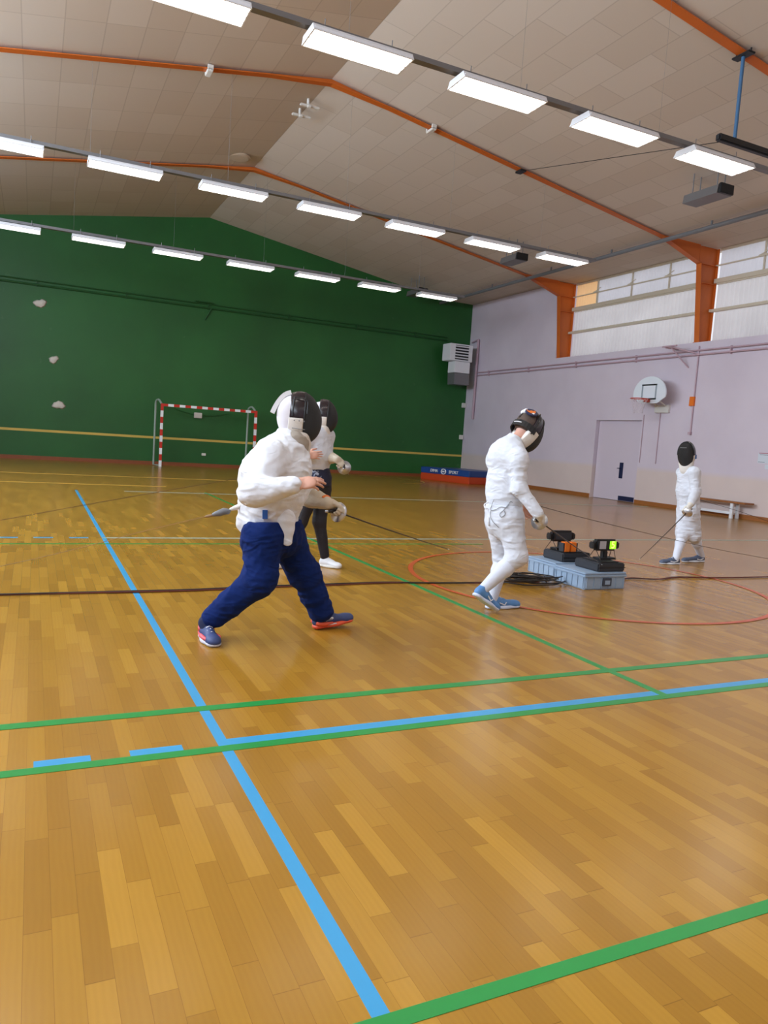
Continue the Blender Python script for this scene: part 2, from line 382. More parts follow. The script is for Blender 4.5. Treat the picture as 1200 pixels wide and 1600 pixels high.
# orange portal frames
def portal(y, dep, label, top=True):
    b = BM(); hw = .08
    def flange(pts, t=.014):
        for (x0, z0), (x1, z1) in zip(pts, pts[1:]):
            prism(b, [(x0, z0), (x1, z1), (x1, z1+t), (x0, z0+t)], 'y', y-hw, y+hw)
    g = .06
    low = [(XL, cz(XL)-dep), (RX-1.25, cz(RX-1.25)-dep), (RX, RZ-dep-g), (RX+1.25, cz(RX+1.25)-dep), (13.95, cz(13.95)-dep), (15.3, 6.33)]
    flange(low)
    for (x0, z0), (x1, z1) in zip(low, low[1:]):
        prism(b, [(x0, z0+.01), (x1, z1+.01), (x1, cz(x1)-.012), (x0, cz(x0)-.012)], 'y', y-.006, y+.006)
    prism(b, [(15.3, 6.33), (15.5, 4.37), (15.515, 4.37), (15.315, 6.36)], 'y', y-hw, y+hw)
    prism(b, [(15.31, 6.33), (15.51, 4.37), (15.9, 4.37), (15.9, cz(SOF)-.04), (15.3, cz(SOF)-.04)], 'y', y-.006, y+.006)
    prism(b, [(15.9, 4.37), (15.915, 4.37), (15.915, cz(SOF)-.04), (15.9, cz(SOF)-.04)], 'y', y-hw, y+hw)
    # upper flange against the tiles, base plate and stiffeners
    prism(b, [(15.36, 5.86), (15.9, 5.86), (15.9, 5.874), (15.36, 5.874)], 'y', y-hw, y+hw)
    prism(b, [(15.315, 6.33), (15.9, 6.33), (15.9, 6.344), (15.315, 6.344)], 'y', y-hw, y+hw)
    bx(b, (15.48, y-.1, 4.362), (15.93, y+.1, 4.378))
    return structure('portal_beam', b, M['orange'], label)
portal(FY[2], .055, 'orange steel portal frame nearest the green wall')
portal(FY[1], .06, 'orange steel portal frame in the middle of the hall, with knee bracket on the pink wall')
portal(FY[0], .06, 'orange steel portal frame crossing the upper right corner')

# wall pipes, ledges and conduits
b = BM()
for z in (4.03, 4.14): tube(b, [(WP-.06, YB+1, z), (WP-.06, 24.9, z)], .022)
for yy in (10.5, 13.2, 16.4, 19, 21.5, 24): bx(b, (WP-.07, yy-.015, 3.98), (WP, yy+.015, 4.18))
structure('trim_2', b, M['pinkp'], 'pair of pink pipes running along the pink wall')
b = BM(); tube(b, [(WP-.07, 24.85, 5.40), (WP-.07, 24.85, 2.36)], .05); tube(b, [(WP-.07, 24.85, 5.40), (WP-.07, 25.3, 5.32)], .03); structure('trim_3', b, M['pinkp'], 'vertical pink pipe near the corner')
b = BM(); tube(b, [(WP-.03, 14.2, 4.25), (WP-.03, 14.2, 2.03)], .018); bx(b, (WP-.08, 14.17, 1.98), (WP, 14.24, 2.05)); structure('trim_4', b, M['pinkp'], 'thin pink conduit below the second column')
b = BM(); tube(b, [(WP-.5, 14.75, 4.24), (WP-.02, 14.2, 4.05)], .02); tube(b, [(WP-.45, 14.72, 4.20), (WP-.02, 14.5, 3.72)], .018); tube(b, [(WP-.5, 14.9, 4.22), (WP-.02, 14.9, 4.22)], .02); tube(b, [(WP-.5, 14.98, 4.24), (WP-.5, 14.5, 4.24)], .022)
link_o = structure('trim_5', b, M['pinkp'], 'folded pink bracket at the wall pipes')
b = BM(); tube(b, [(XL, W-.05, 5.30), (14.4, W-.05, 5.30)], .03); tube(b, [(XL, W-.05, 5.42), (14.4, W-.05, 5.42)], .02)
for xx in (-3, 0, 2.6, 5.2, 8, 10.6, 13): bx(b, (xx-.02, W-.06, 5.26), (xx+.02, W, 5.46))
structure('trim_6', b, M['greenp'], 'green pipes across the green wall')
b = BM(); tube(b, [(4.75, W-.1, 5.47), (5.35, W-.1, 5.47)], .022); tube(b, [(5.3, W-.08, 5.3), (5.1, W-.02, 4.9)], .02); structure('trim_7', b, M['greenp'])
# wall stripe
b = BM(); bx(b, (XL, W-.004, .86), (WP, W, .935)); structure('trim_8', b, M['yellowline'], 'yellow stripe painted along the green wall')
# grey roof pipe
b = BM(); tube(b, [(SOF, YB+2, 6.68), (SOF, W, 6.68)], .052, 12)
for yy in (10.2, 12.9, 16.2, 18.8, 22): bx(b, (SOF-.015, yy-.02, 6.7), (SOF+.015, yy+.02, cz(SOF)))
structure('trim_9', b, M['pipeg'], 'grey pipe running under the edge of the ceiling')

# ------------------------------------------------------------------ court markings (thin paint films)
mk = [0]
def mark(name, pts_or_box, m, label):
    mk[0] += 1; z = .0006+.0004*mk[0]*.5; b = BM()
    x0, y0, x1, y1 = pts_or_box; bx(b, (x0, y0, 0), (x1, y1, z))
    o = structure(name, b, m, label); return o
mark('floor_line', (.717, -2, .763, 14.95), M['blueline'], 'long blue line running from the foreground towards the goal')
mark('floor_line', (.763, 2.934, 15.0, 2.996), M['blueline'], 'blue line beside the green one, crossing to the right')
for k, (x0, x1) in enumerate(((.024, .225), (.370, .575))):
    mark('floor_line', (x0, 2.928, x1, 2.962+.026), M['blueline'], ('left blue dash beside the green line', 'right blue dash beside the green line')[k])
mark('floor_line', (XL, 1.342, WP, 1.388), M['greenline'], 'green line closest to the viewer')
mark('floor_line', (XL, 2.876, WP, 2.932), M['greenline'], 'green line in front of the blue line')
mark('floor_line', (XL, 3.337, WP, 3.398), M['greenline'], 'green line behind the blue line')
mark('floor_line', (3.165, 2.90, 3.215, 15.2), M['greenline'], 'green line running away past the white fencer')
mark('floor_line', (.72, 8.80, WP, 8.86), M['greyline'], 'pale blue line across the middle of the hall')
for k, (x0, x1) in enumerate(((-.6, -.129), (.021, .218), (.38, .578))):
    mark('floor_line', (x0, 8.80, x1, 8.86), M['blueline'], ('leftmost far blue dash', 'middle far blue dash', 'far blue dash next to the long blue line')[k])
mark('floor_line', (XL, 8.365, 5.5, 8.40), M['greenline'], 'thin far green line')
mark('floor_line', (XL, 19.1, 6.5, 19.16), M['yellowline'], 'far thin yellow line before the goal')
mark('floor_line', (-1.0, 16.4, 2.6, 16.45), M['yellowline'], 'short far yellow line')
mark('floor_line', (1.6, 14.95, 15, 15.02), M['greyline'], 'far pale line')
def ring(cx, cy, r, w, m, label, a0=0, a1=360):
    mk[0] += 1; z = .0006+.0004*mk[0]*.5; b = BM(); n = 96; pv = None
    for i in range(n+1):
        a = R(a0+(a1-a0)*i/n); c, s = math.cos(a), math.sin(a)
        v = (b.verts.new((cx+c*(r-w/2), cy+s*(r-w/2), z)), b.verts.new((cx+c*(r+w/2), cy+s*(r+w/2), z)))
        if pv: b.faces.new((pv[0], pv[1], v[1], v[0]))
        pv = v
    structure('floor_line', b, m, label)
ring(5.16, 5.95, 1.783, .05, M['redline'], 'red circle around the scoring crates')
ring(10.2, 22.6, 1.8, .05, M['yellowline'], 'yellow arc near the crash mat', -80, 80)

# ------------------------------------------------------------------ ceiling lights
LZ = 5.72
ROWS = [(8.427, range(0, 5), 'near'), (14.383, range(-1, 6), 'middle'), (20.36, range(-1, 6), 'far')]
ORD = ['first', 'second', 'third', 'fourth', 'fifth', 'sixth', 'seventh']
def make_light():
    L_, Wd, H = 1.235, .43, .085
    t = thing('ceiling_light', 'x', 'ceiling light', (0, 0, 0))
    b = BM()
    # open-bottomed housing: bevelled sides and top
    h = .5*L_; w = .5*Wd
    top = [(-h+.0, -w+.05), (h, -w+.05), (h, w-.05), (-h, w-.05)]; bot = [(-h, -w), (h, -w), (h, w), (-h, w)]; inn = [(-h+.015, -w+.015), (h-.015, -w+.015), (h-.015, w-.015), (-h+.015, w-.015)]
    T = [b.verts.new((x, y, H)) for x, y in top]; Bo = [b.verts.new((x, y, 0)) for x, y in bot]; I = [b.verts.new((x, y, 0)) for x, y in inn]; I2 = [b.verts.new((x, y, .05)) for x, y in inn]
    b.faces.new(T); b.faces.new(I2)
    for i in range(4):
        j = (i+1) % 4; b.faces.new((Bo[i], Bo[j], T[j], T[i])); b.faces.new((I[i], I[j], Bo[j], Bo[i])); b.faces.new((I2[i], I2[j], I[j], I[i]))
    bmesh.ops.recalc_face_normals(b, faces=b.faces)
    link('housing', b, M['white'], t)
    for k in range(4):
        b = BM(); y = -.5*Wd+Wd*(k+.5)/4
        bx(b, (-h+.02, y-.028, .012), (h-.02, y+.028, .03)); link('tube', b, M['tube'], t)
    for k in range(3):
        b = BM(); y = -.5*Wd+Wd*(k+1)/4
        prism(b, [(y-.007, .0), (y+.007, .0), (y+.003, .045), (y-.003, .045)], 'x', -h+.016, h-.016); link('reflector', b, M['tray'], t)
    for sx in (-.42, .42):
        b = BM(); tube(b, [(sx, 0, H), (sx, 0, H+.17)], .006, 6); link('hanger', b, M['greym'], t)
    return t
proto = None
for ry, ks, nm in ROWS:
    for i, k in enumerate(ks):
        o = proto if proto is None else copy_tree(proto)
        if proto is None: o = proto = make_light()
        o.location = (.76+1.925*k+.617, ry, LZ)
        o['label'] = 'lit white strip light, %s from the left in the %s row under the ceiling' % (ORD[i], nm)
        o['group'] = 'ceiling lights in the %s row' % nm
for ry, ks, nm in ROWS:
    b = BM(); xr = 12.0 if nm != 'near' else 12.5
    bx(b, (-5.1, ry+.02, LZ+.14), (xr, ry+.12, LZ+.19)); bx(b, (-5.1, ry+.015, LZ+.14), (xr, ry+.02, LZ+.2))
    for xx in np.arange(-4, xr, 2.4): tube(b, [(float(xx), ry+.07, LZ+.19), (float(xx), ry+.07, cz(float(xx))-.005)], .0018, 4)
    o = structure('trim_%d' % (10+len(nm)), b, M['greym'], 'grey cable tray carrying the %s row of lights' % nm)
def area(loc, sx, sy, power, rot, col=(1, .97, .92)):
    l = bpy.data.lights.new('area', 'AREA'); l.shape = 'RECTANGLE'; l.size = sx; l.size_y = sy; l.energy = power; l.color = col
    o = bpy.data.objects.new('hall_lamp', l); C.objects.link(o); o.location = loc; o.rotation_euler = rot; return o
# rows of the same lamps behind the viewer and past the frame
for ry in (2.47, -3.5):
    for k in range(-1, 6): area((.76+1.925*k+.617, ry, LZ), 1.2, .4, OFF, (0, 0, 0))
for k in (-1, 5): area((.76+1.925*k+.617, 8.427, LZ), 1.2, .4, OFF, (0, 0, 0))
# daylight through the window strip of the left wall
WINL = 4700
for k in range(5):
    wgt = (.08, .16, .27, .27, .10)[k]; y = -4+k*5.65
    b = BM(); sheet(b, XL+.03, y-2.6, y+2.6, 4.55, 6.40, .008, .2)
    structure('window_%d' % (3+k), b, emit('daylit_window_%d' % k, (222, 238, 255), WINL*wgt/(math.pi*1.85*5.2)), None, True)
    b = BM(); bx(b, (XL-.05, y-2.7, 4.45), (XL+.06, y+2.7, 4.55)); bx(b, (XL-.05, y-2.7, 6.40), (XL+.06, y+2.7, 6.5))
    for q in range(5): bx(b, (XL-.05, y-2.7+q*1.325, 4.45), (XL+.06, y-2.6+q*1.325, 6.5))
    structure('trim_%d' % (20+k), b, M['cream'])
# left wall upper strip
b = BM(); bx(b, (XL-.3, YB, 4.35), (XL-.05, W, cz(XL))); structure('wall_left_upper', b, M['white'])

# world: bright overcast sky outside the translucent sheets
wd = bpy.data.worlds.new('sky'); sc.world = wd; wd.use_nodes = True
bg = wd.node_tree.nodes['Background']; bg.inputs[0].default_value = (*lin((236, 238, 244)), 1); bg.inputs[1].default_value = SKY

# ------------------------------------------------------------------ things on walls and ceiling
def blob(px, py, r, seed, label):
    rnd = random.Random(seed); c = P(px, py, W); b = BM(); n = 22
    ph = [rnd.uniform(0, 6.28) for _ in range(3)]
    def rad(a): return r*(1+.16*math.sin(2*a+ph[0])+.12*math.sin(3*a+ph[1])+.07*math.sin(7*a+ph[2]))
    o_ = [b.verts.new((c.x+rad(2*math.pi*i/n)*math.cos(2*math.pi*i/n), W+.002, c.z+rad(2*math.pi*i/n)*.85*math.sin(2*math.pi*i/n))) for i in range(n)]
    i_ = [b.verts.new((c.x+.72*rad(2*math.pi*i/n)*math.cos(2*math.pi*i/n), W-.035, c.z+.72*rad(2*math.pi*i/n)*.85*math.sin(2*math.pi*i/n))) for i in range(n)]
    ct = b.verts.new((c.x, W-.045, c.z))
    for i in range(n):
        j = (i+1) % n; b.faces.new((o_[i], o_[j], i_[j], i_[i])); b.faces.new((i_[i], i_[j], ct))
    b.faces.new(o_[::-1]); bmesh.ops.recalc_face_normals(b, faces=b.faces)
    tag(link('plaster_patch', b, M['plaster'], None, True), label, 'wall patch', 'white patches on the green wall')
blob(63, 474, .17, 1, 'highest white plaster patch on the green wall')
blob(84, 562, .14, 2, 'middle white plaster patch on the green wall')
blob(92, 633, .17, 3, 'lowest white plaster patch on the green wall')

def small_box(name, a, bb, m, label, cat):
    b = BM(); bx(b, a, bb, 0, .006); return tag(link(name, b, m), label, cat)
t = thing('wall_box', 'small white box with a hanging loop of cable on green wall above the goal', 'wall box', P(309, 649, W))
c = P(309, 649, W); b = BM(); bx(b, (c.x-.13, W-.08, c.z-.09), (c.x+.13, W, c.z+.09), 0, .01); link('body', b, M['offw'], t)
b = BM(); tube(b, smooth_path([P(272, 638, W-.03), P(295, 646, W-.03), P(309, 649, W-.05), P(335, 650, W-.03), P(358, 646, W-.03)], 6), .008, 6); link('cable', b, M['greenp'], t)
c = P(318, 710, W); small_box('wall_socket', (c.x-.07, W-.05, c.z-.04), (c.x+.07, W, c.z+.04), M['offw'], 'little white socket low on the green wall inside the goal', 'socket')
c = P(726, 634, W); small_box('wall_switch', (15.28, W-.1, 2.80), (15.44, W, 2.98), M['offw'], 'upper white box in the corner of green and pink walls', 'wall box')
small_box('wall_switch', (15.27, W-.1, 1.55), (15.42, W, 1.72), M['offw'], 'lower white box in the corner of green and pink walls', 'wall box')
small_box('wall_alarm', (WP-.06, 14.17, 2.72), (WP, 14.32, 2.96), M['orangebox'], 'small orange box on the pink wall right of the basketball hoop', 'wall box')
small_box('wall_switch', (WP-.04, 16.2, 2.88), (WP, 16.34, 3.02), M['pinkp'], 'small pink box on the pink wall left of the basketball hoop', 'wall box')

# heater with louvres in the corner
HY = 24.6
t = thing('air_heater', 'white louvred air heater with duct hanging in the far corner', 'air heater', (14.55, HY+.3, 3.6))
b = BM(); bx(b, (14.04, HY, 4.47), (15.02, HY+.6, 5.10), 0, .015); link('casing', b, M['white'], t)
b = BM(); bx(b, (14.26, HY-.006, 4.52), (14.84, HY, 5.05)); o = link('grille', b, M['black'], t)
for k in range(5):
    b = BM(); z = 4.56+k*.105; prism(b, [(HY-.03, z), (HY-.006, z+.03), (HY-.006, z+.05), (HY-.03, z+.02)], 'x', 14.25, 14.85); link('louvre', b, M['white'], t)
b = BM(); bx(b, (14.30, HY+.03, 4.04), (14.96, HY+.55, 4.46), 0, .01); link('fan_box', b, M['white'], t)
b = BM(); prism(b, [(14.33, 3.60), (14.98, 3.60), (14.96, 4.03), (14.31, 4.03)], 'y', HY+.05, HY+.55); link('duct', b, M['greym'], t)
b = BM(); tube(b, [(14.6, HY+.5, 5.0), (14.6, W, 5.0)], .03); tube(b, [(14.6, HY+.5, 4.3), (14.6, W, 4.3)], .03); link('bracket', b, M['greym'], t)

# grey ceiling heater boxes
def roof_unit(cx, y0, y1, z, label):
    t = thing('radiant_heater', label, 'heater', (cx, (y0+y1)/2, z), 'grey heaters under the right ceiling')
    b = BM(); prism(b, [(cx-.2, z), (cx+.2, z), (cx+.17, z+.17), (cx-.17, z+.17)], 'y', y0+.05, y1); link('body', b, M['greym'], t)
    b = BM(); bx(b, (cx-.17, y0-.02, z+.0), (cx+.19, y0+.05, z+.19), 0, .01); link('burner_box', b, M['black'], t)
    for yy in (y0+.15, y1-.15):
        b = BM(); tube(b, [(cx-.1, yy, z+.17), (cx-.1, yy, cz(cx-.1))], .012); tube(b, [(cx+.1, yy, z+.17), (cx+.1, yy, cz(cx+.1))], .012); link('hanger', b, M['greym'], t)
roof_unit(12.18, 10.95, 11.86, 6.55, 'grey heater with black end hanging near the right edge, closest to the viewer')
roof_unit(12.20, 17.75, 18.55, 6.55, 'grey heater with black end behind the middle row of lights')
roof_unit(12.20, 23.6, 24.5, 6.5, 'grey heater with black end behind the far row of lights')

# two little brackets at the ridge
for (y, lab) in ((15.41, 'white bracket on the ridge, closer to the beam'), (15.95, 'white bracket on the ridge, further from the beam')):
    b = BM(); bx(b, (4.83, y-.03, RZ-.18), (5.25, y+.05, RZ-.14), 0, .012); tube(b, [(5.0, y, RZ-.14), (5.0, y, cz(5.0))], .03); bx(b, (4.98, y-.06, RZ-.2), (5.06, y+.02, RZ-.15), 0, .01)
    tag(link('ridge_bracket', b, M['offw']), lab, 'bracket', 'brackets at the ridge')
for (px, py, lab) in ((327, 106, 'small white clamp on the middle orange beam, left of the ridge'), (674, 202, 'small white clamp on the middle orange beam, right of the ridge')):
    c = P(px, py, FY[1]); zz = cz(c.x)-.075; b = BM(); bx(b, (c.x-.05, FY[1]-.14, zz-.05), (c.x+.05, FY[1]+.14, zz+.0), 0, .01); bx(b, (c.x-.05, FY[1]-.14, zz-.02), (c.x+.05, FY[1]-.1, zz+.06)); bx(b, (c.x-.05, FY[1]+.1, zz-.02), (c.x+.05, FY[1]+.14, zz+.06))
    tag(link('beam_clamp', b, M['offw']), lab, 'clamp', 'clamps on the middle beam')

c = P(372, 272, 19.3); b = BM(); zz = cz(c.x); lathe(b, (c.x, 19.3, zz+.01), (SL*-1*0, 0, -1), [(0, .30), (.03, .30), (.05, .24), (.055, .001)], 28)
tag(link('ceiling_disc', b, mat('beige_disc', (188, 170, 148), .7)), 'beige disc on the ceiling beside the ridge near the far beam', 'ceiling disc')
# blue post with black bar hanging from the near beam
by = FY[0]; k_ = by/8.44
t = thing('hanging_rail', 'black bar hung on a blue post from the orange beam at upper right', 'hanging rail', (9.6, by, 6.2))
pz = cz(9.6)-.06
b = BM(); tube(b, [(9.60, by, pz), (9.60, by, 6.22)], .028, 10); link('post', b, M['bluepole'], t)
b = BM(); bx(b, (9.53, by-.16, pz-.03), (9.67, by+.16, pz+.0), 0, .008); tube(b, [(9.6, by-.13, pz), (9.6, by-.13, pz+.05)], .012); tube(b, [(9.6, by+.13, pz), (9.6, by+.13, pz+.05)], .012); link('clamp', b, M['black'], t)
b = BM(); bx(b, (9.24, by-.05, 6.13), (12.2, by+.05, 6.24), 0, .02); link('bar', b, M['black'], t)
b = BM(); tube(b, [(9.62, by, 6.22), (9.80, by+.4, 6.42)], .014); link('strut', b, M['black'], t)
cl = P(814, 266, FY[1]); b = BM(); tube(b, [(9.5, by+.05, 6.2), (cl.x, FY[1], cz(cl.x)-.07)], .006, 6); bx(b, (cl.x-.07, FY[1]-.11, cz(cl.x)-.10), (cl.x+.07, FY[1]+.11, cz(cl.x)-.06)); link('stay_wire', b, M['black'], t)

# basketball hoop
BXX = 14.90
t = thing('basketball_hoop', 'white fan shaped basketball backboard with red hoop on the pink wall', 'basketball hoop', (WP, 15.25, 2.8))
prof = []
for i in range(25):
    a = R(-12+204*i/24); prof.append((15.24+.585*math.cos(a), 3.02+.46*math.sin(a)))
prof += [(15.24-.30, 2.765), (15.24+.30, 2.765)]
b = BM(); prism(b, prof, 'x', BXX, BXX+.035); link('backboard', b, M['board'], t)
b = BM()
for (a, c, mi) in (((15.52, 3.235), (14.98, 3.275), 0), ((15.52, 2.86), (14.98, 2.90), 0), ((15.52, 2.86), (15.47, 3.275), 1), ((15.03, 2.86), (14.98, 3.275), 1)):
    bx(b, (BXX-.004, a[0], a[1]), (BXX, c[0], c[1]), mi)
link('target_square', b, [M['black'], M['boardgrey']], t)
b = BM(); n = 36; cr = (BXX-.33, 15.24, 2.86); ringp = [(cr[0]+.225*math.cos(2*math.pi*i/n), cr[1]+.225*math.sin(2*math.pi*i/n), cr[2]) for i in range(n+1)]
tube(b, ringp, .012, 8, 0, False); bx(b, (BXX-.12, 15.18, 2.79), (BXX, 15.30, 2.88)); link('hoop', b, M['hoop'], t, True)
b = BM()
for i in range(12):
    a = 2*math.pi*i/12
    for sgn in (1, -1):
        pts = []
        for q in range(7):
            rr = .22-.09*min(1, q/4); aa = a+sgn*q*.2618*.5*2; pts.append((cr[0]+rr*math.cos(aa), cr[1]+rr*math.sin(aa), cr[2]-.065*q))
        tube(b, pts, .004, 4)
link('net', b, M['net'], t)
b = BM(); tube(b, [(BXX+.03, 15.1, 2.95), (WP-.03, 15.1, 2.72)], .022); tube(b, [(BXX+.03, 15.4, 2.95), (WP-.03, 15.4, 2.72)], .022); bx(b, (WP-.08, 14.98, 2.55), (WP, 15.48, 2.76), 0, .01); tube(b, [(BXX+.03, 15.25, 3.2), (WP-.025, 15.25, 3.0)], .02); link('bracket', b, M['offw'], t)
b = BM(); tube(b, [(WP-.02, 15.3, 2.55), (WP-.02, 15.3, 1.16)], .012); tube(b, [(WP-.02, 15.9, 2.5), (WP-.02, 15.9, 1.16)], .01, 6); link('winch_rod', b, M['pinkp'], t)

# notices at the right edge
t = thing('notice', 'white printed notice on the pink wall at the right edge', 'notice', (WP, 11.9, 1.45))
b = BM(); bx(b, (WP-.004, 11.70, 1.36), (WP, 12.14, 1.60)); link('sheet', b, M['paper'], t)
b = BM(); bx(b, (WP-.006, 11.72, 1.585), (WP-.004, 12.12, 1.60), 0); bx(b, (WP-.006, 11.74, 1.55), (WP-.004, 12.10, 1.56), 1); bx(b, (WP-.006, 11.95, 1.38), (WP-.004, 12.12, 1.39), 1); link('print', b, [M['inkred'], M['ink']], t)
b = BM(); bx(b, (WP-.005, 11.60, 1.23), (WP+.003, 11.93, 1.33)); tag(link('notice', b, M['paper']), 'smaller paper slip below the printed notice', 'notice')

# bench
t = thing('bench', 'low wooden bench on white legs along the pink wall', 'bench', (15.22, 13.6, 0))
b = BM(); bx(b, (15.05, 12.02, .37), (15.36, 14.12, .405), 0, .006); link('seat', b, M['wood'], t)
for yy in (12.42, 13.85):
    for xx in (15.08, 15.28):
        b = BM(); bx(b, (xx, yy-.04, 0), (xx+.05, yy+.04, .37), 0, .004); link('leg', b, M['white'], t)
b = BM(); bx(b, (15.185, 12.42, .09), (15.225, 13.85, .15), 0, .005); link('stretcher', b, M['white'], t)

# goal
t = thing('handball_goal', 'handball goal with red and white striped posts before the green wall', 'goal', (5.2, 24.5, 0))
gx0, gx1, gy, gz = 3.63, 6.75, 24.5, 2.0
def stripes(a, bb, n, s0, name):
    a = Vector(a); bb = Vector(bb); b = BM(); q = .04
    for i in range(n):
        p = a.lerp(bb, i/n); r = a.lerp(bb, (i+1)/n)
        lo = Vector((min(p.x, r.x), gy-q, min(p.z, r.z))); hi = Vector((max(p.x, r.x), gy+q, max(p.z, r.z)))
        if abs(p.x-r.x) < 1e-6: lo.x -= q; hi.x += q
        else: lo.z -= q; hi.z += q
        bx(b, lo, hi, (i+s0) % 2)
    link(name, b, [M['goalred'], M['goalwhite']], t)
stripes((gx0+.04, 0, gz-.22), (gx0+.04, 0, 0), 9, 1, 'post'); stripes((gx1-.04, 0, gz-.22), (gx1-.04, 0, 0), 9, 1, 'post')
stripes((gx0+.22, 0, gz-.04), (gx1-.22, 0, gz-.04), 15, 1, 'crossbar')
for gx, sg in ((gx0, 1), (gx1, -1)):
    b = BM(); bx(b, (gx, gy-.04, gz-.22), (gx+sg*.08, gy+.04, gz)); bx(b, (gx+sg*.08, gy-.04, gz-.08), (gx+sg*.22, gy+.04, gz)); link('corner', b, M['goalred'], t)
for gx in (gx0+.02, gx1-.06):
    b = BM(); tube(b, smooth_path([(gx, gy+.03, gz+.0), (gx-.05, gy+.25, gz+.12), (gx-.1, gy+.5, gz+.06), (gx-.1, gy+.55, gz-.2)], 5)+[Vector((gx-.1, gy+.6, .03)), Vector((gx+.02, gy+.04, .03))], .035, 8); link('back_stay', b, M['goalgrey'], t, True)
    
# crash mat
A0 = Vector((12.80, 23.95, 0)); B0 = Vector((13.48, 21.70, 0)); vx = (B0-A0); wv = Vector((1.72, .35, 0))
t = thing('crash_mat', 'thick blue and orange crash mat in the far corner', 'crash mat', A0)
def quadprism(bm, pts, z0, z1, bev=.02):
    lo = [bm.verts.new((p.x, p.y, z0)) for p in pts]; hi = [bm.verts.new((p.x, p.y, z1)) for p in pts]
    f = [bm.faces.new(lo[::-1]), bm.faces.new(hi)]+[bm.faces.new((lo[i], lo[(i+1) % 4], hi[(i+1) % 4], hi[i])) for i in range(4)]
    bmesh.ops.recalc_face_normals(bm, faces=f)
    if bev: bmesh.ops.bevel(bm, geom=list({e for q in f for e in q.edges}), offset=bev, segments=3, affect='EDGES')
pts = [A0, B0, B0+wv, A0+wv]
b = BM(); quadprism(b, pts, 0, .245); o = link('base', b, M['matorange'], t); o['label'] = 'orange lower half of the mat'
b = BM(); quadprism(b, [p+Vector((-.01, -.01, 0)) for p in pts], .245, .46); o = link('top_cover', b, M['matblue'], t); o['label'] = 'blue cover with white lettering'
mid = A0.lerp(B0, .49)+Vector((-.03, -.03, .35)); nrm = vx.normalized()
text_mesh('lettering', 'DIMA', .15, mid-nrm*.46, nrm, (0, 0, 1), M['white'], o, .012)
text_mesh('lettering', 'SPORT', .15, mid+nrm*.48, nrm, (0, 0, 1), M['white'], o, .012)
b = BM(); tube(b, [mid+nrm*(.11*math.cos(a))+Vector((0, 0, .085*math.sin(a))) for a in np.linspace(0, 2*math.pi, 25)], .018, 6, 0, False); tube(b, [mid-nrm*.05, mid+nrm*.05], .03, 6); link('emblem', b, M['white'], o)

# ------------------------------------------------------------------ scoring crates
def crate(x0, y0, x1, y1, h, label):
    t = thing('crate', label, 'crate', ((x0+x1)/2, (y0+y1)/2, 0), 'blue grey crates under the scoring boxes')
    b = BM(); bx(b, (x0+.012, y0+.012, 0), (x1-.012, y1-.012, h-.035), 0, .008)
    for yy in (y0+.004,):
        for xx in np.linspace(x0+.03, x1-.04, 6): bx(b, (float(xx), yy, .015), (float(xx)+.008, yy+.014, h-.04))
    for yy in np.linspace(y0+.03, y1-.04, 6): bx(b, (x0+.004, float(yy), .015), (x0+.018, float(yy)+.008, h-.04))
    link('body', b, M['crate'], t)
    b = BM(); bx(b, (x0, y0, h-.045), (x1, y1, h-.02), 0, .006); bx(b, (x0+.004, y0+.004, h-.018), (x1-.004, y1-.004, h), 0, .006); link('lid', b, M['crate'], t)
    xm = x0+(x1-x0)*.53
    b = BM(); bx(b, (xm-.055, y0-.004, .035), (xm+.055, y0+.012, h-.052), 0, .004); o = link('handle', b, M['cratedk'], t)
    b = BM(); bx(b, (xm-.03, y0-.007, .05), (xm+.03, y0-.004, h-.075)); link('grip', b, M['crate'], o)
    return t
CH1 = .165
crate(4.80, 5.50, 5.33, 5.98, CH1, 'front blue grey plastic crate with a dark handle, under the lit display')
crate(4.86, 6.03, 5.40, 6.52, CH1, 'rear blue grey plastic crate behind the front one')
def case(x0, y0, x1, y1, z, h, label):
    t = thing('equipment_case', label, 'case', ((x0+x1)/2, (y0+y1)/2, z), 'black cases on the crates')
    b = BM(); bx(b, (x0, y0, z), (x1, y1, z+h), 0, .012); link('shell', b, M['dark'], t)
    b = BM(); bx(b, (x0+.05, y0+.03, z+h), (x1-.06, y1-.05, z+h+.012), 0, .004); link('insert', b, M['black'], t)
    b = BM(); bx(b, (x0, y0-.003, z+h*.45), (x1, y0, z+h*.55)); link('seam', b, M['black'], t)
    return z+h+.012
c1 = case(4.99, 5.54, 5.33, 5.90, CH1, .085, 'black equipment case lying on the front crate')
c2 = case(4.99, 6.08, 5.36, 6.42, CH1, .095, 'black equipment case lying on the rear crate')
